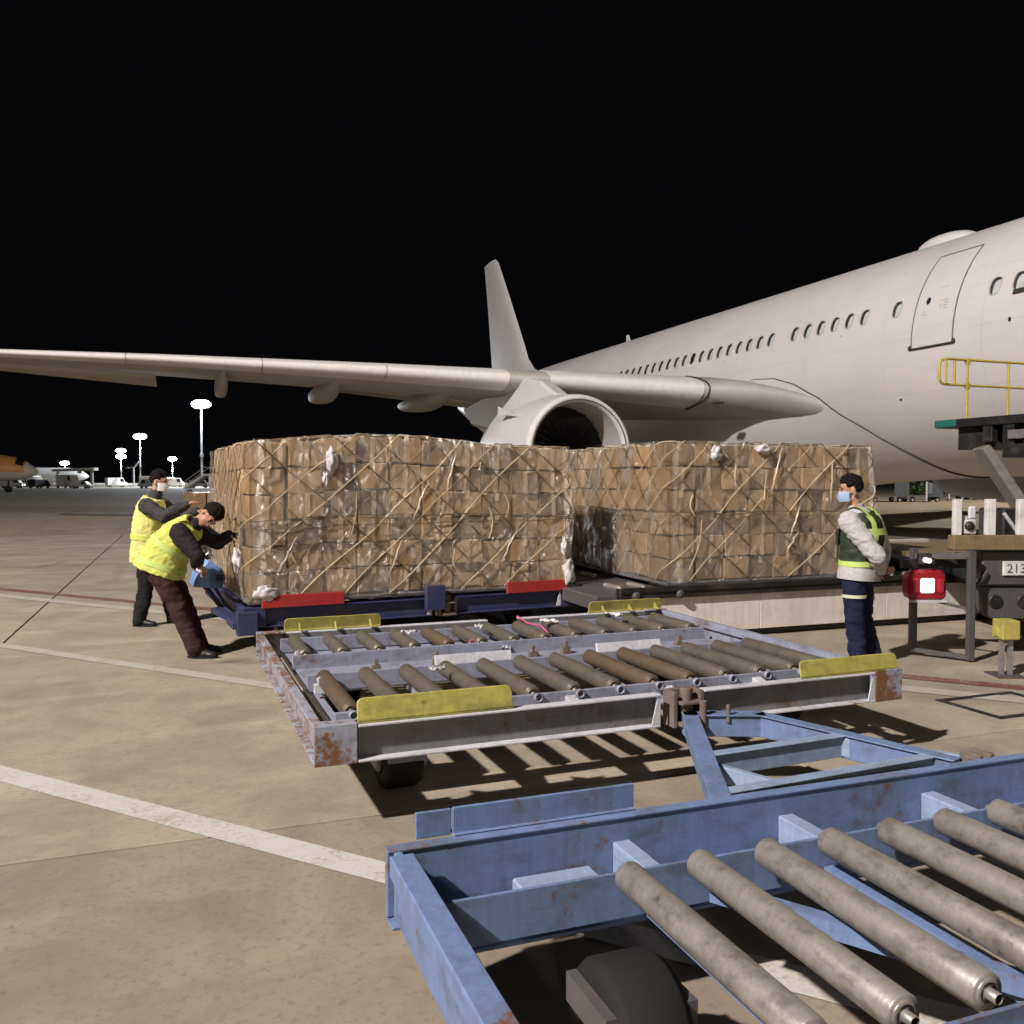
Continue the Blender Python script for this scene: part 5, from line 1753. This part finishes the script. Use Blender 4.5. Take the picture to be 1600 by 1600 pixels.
# two lime braces over the shoulders and down the back, joined by a cross band
back = -fC
for s_ in (-0.105, 0.10):
    for side_, dirn in ((1, back), (-1, fC)):
        m = MB(); m.grid(lambda u, v: on_vest(0.905 + 0.42 * u, s_ * (1 - 0.2 * u) + 0.055 * (v - 0.5), dirn), 14, 3)
        m.build('reflective_band', M['lime'], VC, fix=False)
for s_ in (-0.084, 0.08):
    pa, pb_ = on_vest(1.325, s_, fC), on_vest(1.325, s_, back)
    def arc(u, v):
        p = pa.lerp(pb_, u) + Vector((0, 0, 0.075 * math.sin(math.pi * u)))
        return p + lC * 0.055 * (v - 0.5) * (1 if s_ < 0 else 1)
    m = MB(); m.grid(arc, 12, 3); m.build('reflective_band', M['lime'], VC, fix=False)
m = MB(); m.grid(lambda u, v: on_vest(1.16 + 0.055 * v, 0.30 * (u - 0.5), back), 12, 2)
m.build('reflective_band', M['lime'], VC, fix=False)
# sweater hem and the pale stripe on the trouser leg
m = MB(); torso(m, [((-0.01, 0, 0.765), lC, 0.206, 0.162), ((-0.005, 0, 0.83), lC, 0.206, 0.162), ((0.0, 0, 0.90), lC, 0.180, 0.145)], 30); m.build('sweater_hem', M['sweater'], PC)
hN, kN = Vector(pC['hipN']), Vector(pC['knN'])
pm = hN.lerp(kN, 0.50)
m = MB()
dk = (kN - hN).normalized()
pts0 = [pm + Vector((math.cos(a) * 0.105, math.sin(a) * 0.105, 0)) for a in [R(180 + 150 * k / 12) for k in range(13)]]
m.grid(lambda u, v: pts0[int(round(u * 12))] + Vector((0, 0, 0.028 * (v - 0.5))), 12, 1)
m.build('trouser_stripe', M['reflect'], PC, fix=False)
m = MB(); m.box(-0.035, 0.035, -0.02, 0.02, -0.06, 0.08)
rd = m.build('radio', M['black_metal'], PC, bevel=0.008)
rd.location = Vector((0.0, 0, 1.12)) + fC * 0.160 - lC * 0.05

# ------------------------------------------------------------------ scraps of film and straps on the grey dolly
for k, (x, y, r_) in enumerate(((0.98, 2.20, 0.05), (1.53, 2.26, 0.05), (2.12, 2.30, 0.055), (1.62, 1.88, 0.04), (2.75, 2.45, 0.06), (0.83, 0.92, 0.035), (1.72, 1.62, 0.035))):
    t = thing('film_scrap', ['white film scrap on the far rollers, leftmost of those on the grey dolly', 'white film scrap on the far rollers of the grey dolly, second from the left', 'white film scrap on the far rollers midway along the grey dolly', 'pale film strip beside the walkway of the grey dolly',
                              'white film scrap near the far right yellow guide of the grey dolly', 'small white film scrap behind the near left yellow guide', 'small white film scrap on the walkway of the grey dolly'][k], 'film scrap', (DECK.location.x + x, DECK.location.y + y, 0.515 if k not in (3, 6) else 0.42), k * 1.3, 'scraps of film on the grey dolly')
    m = MB()
    m.grid(lambda u, v: Vector(((u - 0.5) * r_ * 2.6, (v - 0.5) * r_ * 1.3, 0.02 + 0.028 * noise.noise(Vector((u * 4 + k * 5, v * 4, 0))))), 12, 8, False)
    m.build('film_sheet', M['film_scrap'], t, fix=False)
for k, pts in enumerate((((1.33, 1.92, 0.44), (1.37, 1.97, 0.48), (1.42, 2.0, 0.48), (1.50, 2.03, 0.45)), ((2.03, 2.05, 0.46), (2.05, 2.3, 0.50), (2.02, 2.5, 0.49), (2.01, 2.71, 0.515)))):
    m = MB(); m.tube([Vector(p) + DECK.location for p in pts], 0.008, 6)
    tag(m.build('pink_strap', M['pink']), ['short pink strap end lying by the walkway of the grey dolly', 'longer pink strap crossing the far rollers of the grey dolly'][k], 'strap', 'pink straps on the grey dolly')

# ------------------------------------------------------------------ background: masts, parked aircraft, vehicles
MAST = [(-35.1 * 260 / 100, 0, 0)]


def mast(px_, D, h, label, heads=1, r0=0.35, power=0):
    X = (px_ - 800) / 1380 * D
    p = cw(X, D)
    t = thing('light_mast', label, 'light mast', p, 0, 'floodlight masts along the far apron')
    m_ = MB(); m_.tube([(0, 0, 0), (0, 0, h * 0.5), (0, 0, h)], [r0, r0 * 0.8, r0 * 0.55], 10); m_.build('pole', M['pole'], t)
    m_ = MB(); m_.tube([(0, 0, h * 0.36), (0, 0, h * 0.36 + 0.8)], r0 * 1.5, 10); m_.build('pole_collar', M['pole'], t)
    for q in range(heads):
        hz = h - q * 0.17 * h
        for k in range(12):
            a = 2 * math.pi * k / 12
            m_ = MB()
            w = 1.6 + D / 800
            e = 0.55 + D / 1200  # balls grow with distance, putting the lamp glow into their size
            m_.ball((w * math.cos(a), w * math.sin(a), hz - 0.6), (e, e, e * (0.75 + 0.75 * abs(math.sin(a - YAW)))), 10)
            m_.build('floodlight', M['lamp_on'], t)
        m_ = MB(); m_.ring_lathe([(1.5, 0.0), (2.0, 0.0), (2.0, 0.25), (1.5, 0.25), (1.5, 0.0)], (0, 0, hz + 0.3), 'z', 20); m_.build('head_ring', M['pole'], t)
    if power:
        lamp('floodlight', p + Vector((0, 0, h - D * 0.012)), power, (0.86, 0.94, 1.0), 2.0)


mast(316, 255, 24.4, 'tallest lit floodlight mast left of the nearer cargo load', power=160000)
mast(220, 430, 24.0, 'lit floodlight mast just above the head of the man in pale yellow', power=160000)
mast(190, 640, 24.3, 'far lit mast with two lamp rings one above the other', 2, power=200000)
mast(270, 800, 22.5, 'small far lit mast between the two taller masts', power=200000)
mast(102, 800, 18.6, 'far lit mast above the parked vehicles near the orange airliner', power=250000)


def jet(X, D, rz, label, paint, belly, s=1.0):
    t = thing('parked_airliner', label, 'airliner', cw(X, D), rz)
    n = 28
    sec = [(0, 0.05, 3.0), (0.5, 0.6, 3.05), (1.6, 1.25, 3.2), (3.2, 1.72, 3.4), (5.5, 1.95, 3.55), (24, 1.95, 3.55), (30, 1.3, 4.1), (35, 0.4, 4.9)]
    rgs = [[Vector((-d, r_ * math.cos(2 * math.pi * k / n), z_ + r_ * math.sin(2 * math.pi * k / n))) * s for k in range(n)] for d, r_, z_ in sec]
    MB().loft(rgs).build('fuselage', belly, t)
    rgs = [[Vector((-d, (r_ + 0.02) * math.cos(a), z_ + (r_ + 0.02) * math.sin(a))) * s for a in [R(-15 + 130 * k / 12) for k in range(13)]] for d, r_, z_ in sec[2:7]]
    MB().loft(rgs, closed=False).build('colour_band', paint, t, fix=False)
    rgs = [[Vector((-d, -(r_ + 0.02) * math.cos(a), z_ + (r_ + 0.02) * math.sin(a))) * s for a in [R(-15 + 130 * k / 12) for k in range(13)]] for d, r_, z_ in sec[2:7]]
    MB().loft(rgs, closed=False).build('colour_band', paint, t, fix=False)
    m_ = MB(); m_.loft([[Vector((-d, r_ * math.cos(a), z_ + r_ * math.sin(a))) * s for a in [R(25 + 130 * k / 12) for k in range(13)]] for d, r_, z_ in ((1.75, 1.36, 3.22), (2.7, 1.66, 3.35))], closed=False)
    m_.build('windscreen', M['glass_dark'], t, fix=False)
    m_ = MB()
    for sd in (1, -1):
        m_.prism([(-12 * s, sd * 1.5 * s), (-17 * s, sd * 1.5 * s), (-21 * s, sd * 15 * s), (-19.5 * s, sd * 15 * s)], 2, 2.9 * s, 3.2 * s)
    m_.build('wing', belly, t)
    m_ = MB(); m_.prism([(-29 * s, 5.2 * s), (-34 * s, 5.2 * s), (-35.5 * s, 11 * s), (-33.5 * s, 11 * s)], 1, -0.15, 0.15); m_.build('tail_fin', paint, t)
    for d, y_ in ((4.0, 0.0), (16, 3.0), (16, -3.0)):
        m_ = MB(); m_.ring_lathe([(0.05, -0.35), (0.5, -0.35), (0.5, 0.35), (0.05, 0.35)], (-d * s, y_ * s, 0.5), 'y', 16); m_.tube([(-d * s, y_ * s, 0.5), (-d * s, y_ * s, 2.6 * s)], 0.12, 8)
        m_.build('landing_gear', M['rubber'], t)
    for sd in (1, -1):
        m_ = MB(); m_.ring_lathe([(0.8, 0), (0.95, 0.4), (0.9, 2), (0.6, 3)], (-13.5 * s, sd * 5.6 * s, 1.9 * s), 'x', 18)
        m_.build('engine', belly, t)
    return t


jet(-68.5, 128, -YAW + R(14), 'orange-lit and cream airliner parked far off at the left edge', M['orange_lit'], M['cream'])
jet(-122, 255, -YAW + R(10), 'distant white airliner whose nose shows among the parked vehicles', M['white_paint'], M['white_paint'])


def van(X, D, rz, label, ln=5.0, h=2.2, w=2.0, mat=None, cab=True):
    t = thing('parked_van', label, 'van', cw(X, D), rz - YAW, 'vehicles parked along the far apron')
    m_ = MB()
    m_.prism([(-ln / 2, 0.45), (ln / 2, 0.45), (ln / 2, h * 0.5), (ln / 2 - 0.5, h * 0.56), (ln / 2 - 1.1, h), (-ln / 2, h)], 1, -w / 2, w / 2)
    m_.build('body', mat or M['white_paint'], t, bevel=0.08)
    m_ = MB()
    for s_ in (-1, 1):
        m_.prism([(ln / 2 - 1.9, h * 0.58), (ln / 2 - 0.75, h * 0.58), (ln / 2 - 1.2, h * 0.92), (ln / 2 - 1.9, h * 0.92)], 1, s_ * (w / 2 - 0.02), s_ * (w / 2 + 0.02))
    m_.build('side_window', M['glass_dark'], t)
    for x in (-ln / 2 + 0.9, ln / 2 - 0.95):
        for s_ in (-1, 1):
            wheel(t, x, s_ * (w / 2 - 0.12), 0.36, 0.24, 'y')
    for s_ in (-1, 1):
        m_ = MB(); m_.box(ln / 2 - 0.02, ln / 2 + 0.03, s_ * (w / 2 - 0.35), s_ * (w / 2 - 0.1), 0.7, 0.9); m_.build('headlight', M['far_lit'] if int(abs(X)) % 3 else M['white_paint'], t)
    return t


VANS = [(-116, 205, 10, 'white van parked just right of the orange airliner\'s nose', 5, 2.2), (-107, 200, 80, 'dark van beside the far mast below its lamp', 5.2, 2.0), (-103, 205, -30, 'white box truck standing under the small far mast', 6.5, 3.1),
        (-96.5, 198, 5, 'white car parked between the box truck and the distant airliner\'s nose', 4.4, 1.6), (-84, 205, 170, 'white van standing below the distant airliner\'s nose', 5.0, 2.1), (-98, 240, 20, 'white truck behind the other parked vehicles', 6.0, 3.0),
        (-76, 215, 12, 'small white van to the left of the mast with two lamp rings', 4.6, 1.9), (-112, 250, 45, 'white van half hidden behind the dark van', 5.4, 2.6), (-88, 300, -10, 'white bus farthest back among the parked vehicles', 10, 3.0),
        (-103, 260, 0, 'long white bus right of the mast with two lamp rings', 9, 2.8), (-95.5, 250, 15, 'white van at the foot of the mast above the man in pale yellow', 5.2, 2.5)]
for i, (X, D, a, lb, ln, h) in enumerate(VANS):
    van(X, D, R(a), lb, ln, h, mat=M['black_metal'] if i == 1 else None)
# jet bridge, thin pole with a slanted arm, mobile stairs
t = thing('jet_bridge', 'long pale jet bridge above the parked vehicles on the far left', 'jet bridge', cw(-114, 220), -YAW)
m = MB(); m.prism([(0.0, 4.0), (10.5, 4.3), (10.5, 5.0), (0.0, 4.6)], 1, -1.2, 1.2); m.build('tunnel', M['white_paint'], t)
for x in (1.0, 9.5):
    m = MB(); m.box(x - 0.25, x + 0.25, -0.3, 0.3, 0, 4.1); m.build('support_column', M['pole'], t)
m = MB(); m.box(0.5, 10, -1.22, -1.2, 4.25, 4.5); m.build('window_strip', M['glass_dark'], t)
t = thing('pole_with_arm', 'thin pale pole with a slanted arm near the mast above the man in pale yellow', 'pole', cw(-107, 250), -YAW)
m = MB(); m.tube([(0, 0, 0), (0, 0, 5.4)], 0.22, 8); m.build('pole', M['pole'], t)
m = MB(); m.beam((-2.2, 0, 5.4), (0.2, 0, 5.6), 0.3, 0.3); m.beam((0.2, 0, 5.6), (1.5, 0, 7.2), 0.3, 0.3); m.build('arm', M['pole'], t)
t = thing('mobile_stairs', 'white mobile passenger stairs behind the left end of the nearer load', 'stairs', cw(-37.4, 101), -YAW)
m = MB()
m.prism([(0, 0.8), (0.4, 0.8), (2.6, 2.25), (4.6, 2.25), (4.6, 2.45), (2.4, 2.45)], 1, -0.9, 0.9); m.build('stair_ramp', M['white_paint'], t)
for k in range(10):
    m = MB(); x = 0.25 + k * 0.23; m.box(x, x + 0.25, -0.85, 0.85, 0.92 + k * 0.152, 0.96 + k * 0.152); m.build('step', M['pole'], t)
m = MB(); m.box(0.3, 4.8, -0.9, 0.9, 0.45, 0.85); m.box(3.0, 3.2, -0.8, 0.8, 0.85, 2.25); m.box(4.3, 4.5, -0.8, 0.8, 0.85, 2.25); m.build('chassis', M['white_paint'], t)
for x in (0.9, 4.0):
    for s_ in (-0.8, 0.8):
        wheel(t, x, s_, 0.36, 0.25, 'y')
m = MB()
for s_ in (-0.85, 0.85):
    m.tube([(0.3, s_, 1.6), (2.5, s_, 3.2), (4.6, s_, 3.2)], 0.05, 6)
m.build('handrail', M['pole'], t)

# low load of cartons on a flat trailer behind the two workers
t = thing('flat_trailer', 'low flat trailer behind the left end of the nearer load', 'trailer', (0.0, 19.0, 0))
m = MB(); m.box(-0.1, 3.3, 0, 2.4, 0.42, 0.52); m.build('deck', M['dark_metal'], t)
for x in (0.4, 2.8):
    for y in (0.3, 2.1):
        wheel(t, x, y, 0.2, 0.18, 'y')
t = thing('carton_stack', 'low stack of brown cartons on the flat trailer behind the two workers', 'carton stack', (0.0, 19.1, 0.52))
cm = carton_mesh(0.43, 0.43, 0.42, 1)
for i in range(7):
    for j in range(5):
        for k in range(2):
            if 0 < i and 0 < j < 4 and k == 0:
                continue
            link('carton', cm, t, (0.24 + i * 0.44 + random.uniform(-0.01, 0.01), 0.23 + j * 0.44, 0.215 + k * 0.43), (0, 0, random.uniform(-0.03, 0.03)))
# rail of a low barrier on the road side of the trailer
# under the hull: hedge, carts, tugs and thin posts across the stand
def bush(p, r_, h, label, seed):
    t = thing('bush', label, 'bush', p, 0, 'bushes beyond the stand under the airliner')
    rnd = random.Random(seed)
    m_ = MB()
    for k in range(420):
        d = Vector((rnd.gauss(0, 1), rnd.gauss(0, 1), rnd.gauss(0, 1))).normalized()
        q = Vector((d.x * r_, d.y * r_, h * 0.55 + d.z * h * 0.5)) * 1.0
        q = Vector((q.x, q.y, max(0.1, q.z))) * (0.55 + 0.45 * rnd.random() ** 0.4)
        e = Vector((rnd.uniform(-1, 1), rnd.uniform(-1, 1), rnd.uniform(-1, 1))).normalized() * 0.30
        g = e.cross(Vector((rnd.uniform(-1, 1), rnd.uniform(-1, 1), 1))).normalized() * 0.14
        m_.add([q - e, q + g, q + e, q - g], [(0, 1, 2, 3)])
    m_.build('foliage', M['foliage'], t, fix=False)
    m_ = MB(); m_.tube([(0, 0, 0), (0.05, 0, h * 0.5), (0.1, 0.1, h * 0.8)], [0.12, 0.08, 0.03], 7)
    for k in range(4):
        a = k * 1.6
        m_.tube([(0.03, 0, h * 0.3), (r_ * 0.5 * math.cos(a), r_ * 0.5 * math.sin(a), h * 0.7)], [0.05, 0.02], 5)
    m_.build('stem', M['bark'], t)


for k, (X, lb) in enumerate(((43.0, 'round dark bush under the hull, leftmost in the row'), (46.2, 'dark bush under the hull beside a thin white post'), (49.0, 'wide dark bush under the middle of the hull'), (52.5, 'dark bush under the hull near the loader platform'), (56.0, 'dark bush behind the loader platform'), (60, 'dark bush at the far right under the hull'))):
    bush(cw(X, 93 + 2 * (k % 3)), 2.0, 2.6 + 0.4 * (k % 2), lb, k)


def cart(X, D, rz, label, mat):
    t = thing('baggage_cart', label, 'baggage cart', cw(X, D), rz - YAW, 'baggage carts across the stand')
    m_ = MB(); m_.box(-1.4, 1.4, -0.75, 0.75, 0.4, 0.52); m_.build('deck', M['dark_metal'], t)
    m_ = MB(); m_.box(-1.4, 1.4, -0.78, 0.78, 1.85, 1.93); m_.build('roof', mat, t)
    for x in (-1.36, 1.36):
        m_ = MB(); m_.box(x - 0.03, x + 0.03, -0.74, 0.74, 0.52, 1.85); m_.build('end_panel', mat, t)
    for x in (-1, 1):
        for s_ in (-0.6, 0.6):
            wheel(t, x, s_, 0.2, 0.15, 'y')
    m_ = MB(); m_.beam((1.4, 0, 0.35), (2.3, 0, 0.25), 0.08, 0.06); m_.build('tow_bar', M['dark_metal'], t)


cart(29.0, 69, 0.1, 'dark baggage cart under the hull just right of the farther load', M['dark_metal'])
cart(32.4, 70, 0.05, 'dark baggage cart under the hull, second of the row', M['dark_metal'])
cart(37.5, 76, -0.2, 'pale roofed baggage cart under the hull near the thin post', M['pale_paint'])
cart(41.5, 78, 0.1, 'dark baggage cart below the loader platform', M['black_metal'])
for k, (X, D, h, lb) in enumerate(((31.9, 68, 2.6, 'thin white post under the hull just right of the standing man'), (36.6, 74, 3.0, 'taller thin white post under the hull left of the loader'))):
    t = thing('marker_post', lb, 'post', cw(X, D), 0, 'thin white posts under the hull')
    m = MB(); m.tube([(0, 0, 0), (0, 0, h)], 0.07, 8); m.build('pole', M['white_paint'], t)
    m = MB(); m.box(-0.2, 0.2, -0.2, 0.2, 0, 0.1); m.build('base', M['dark_metal'], t)
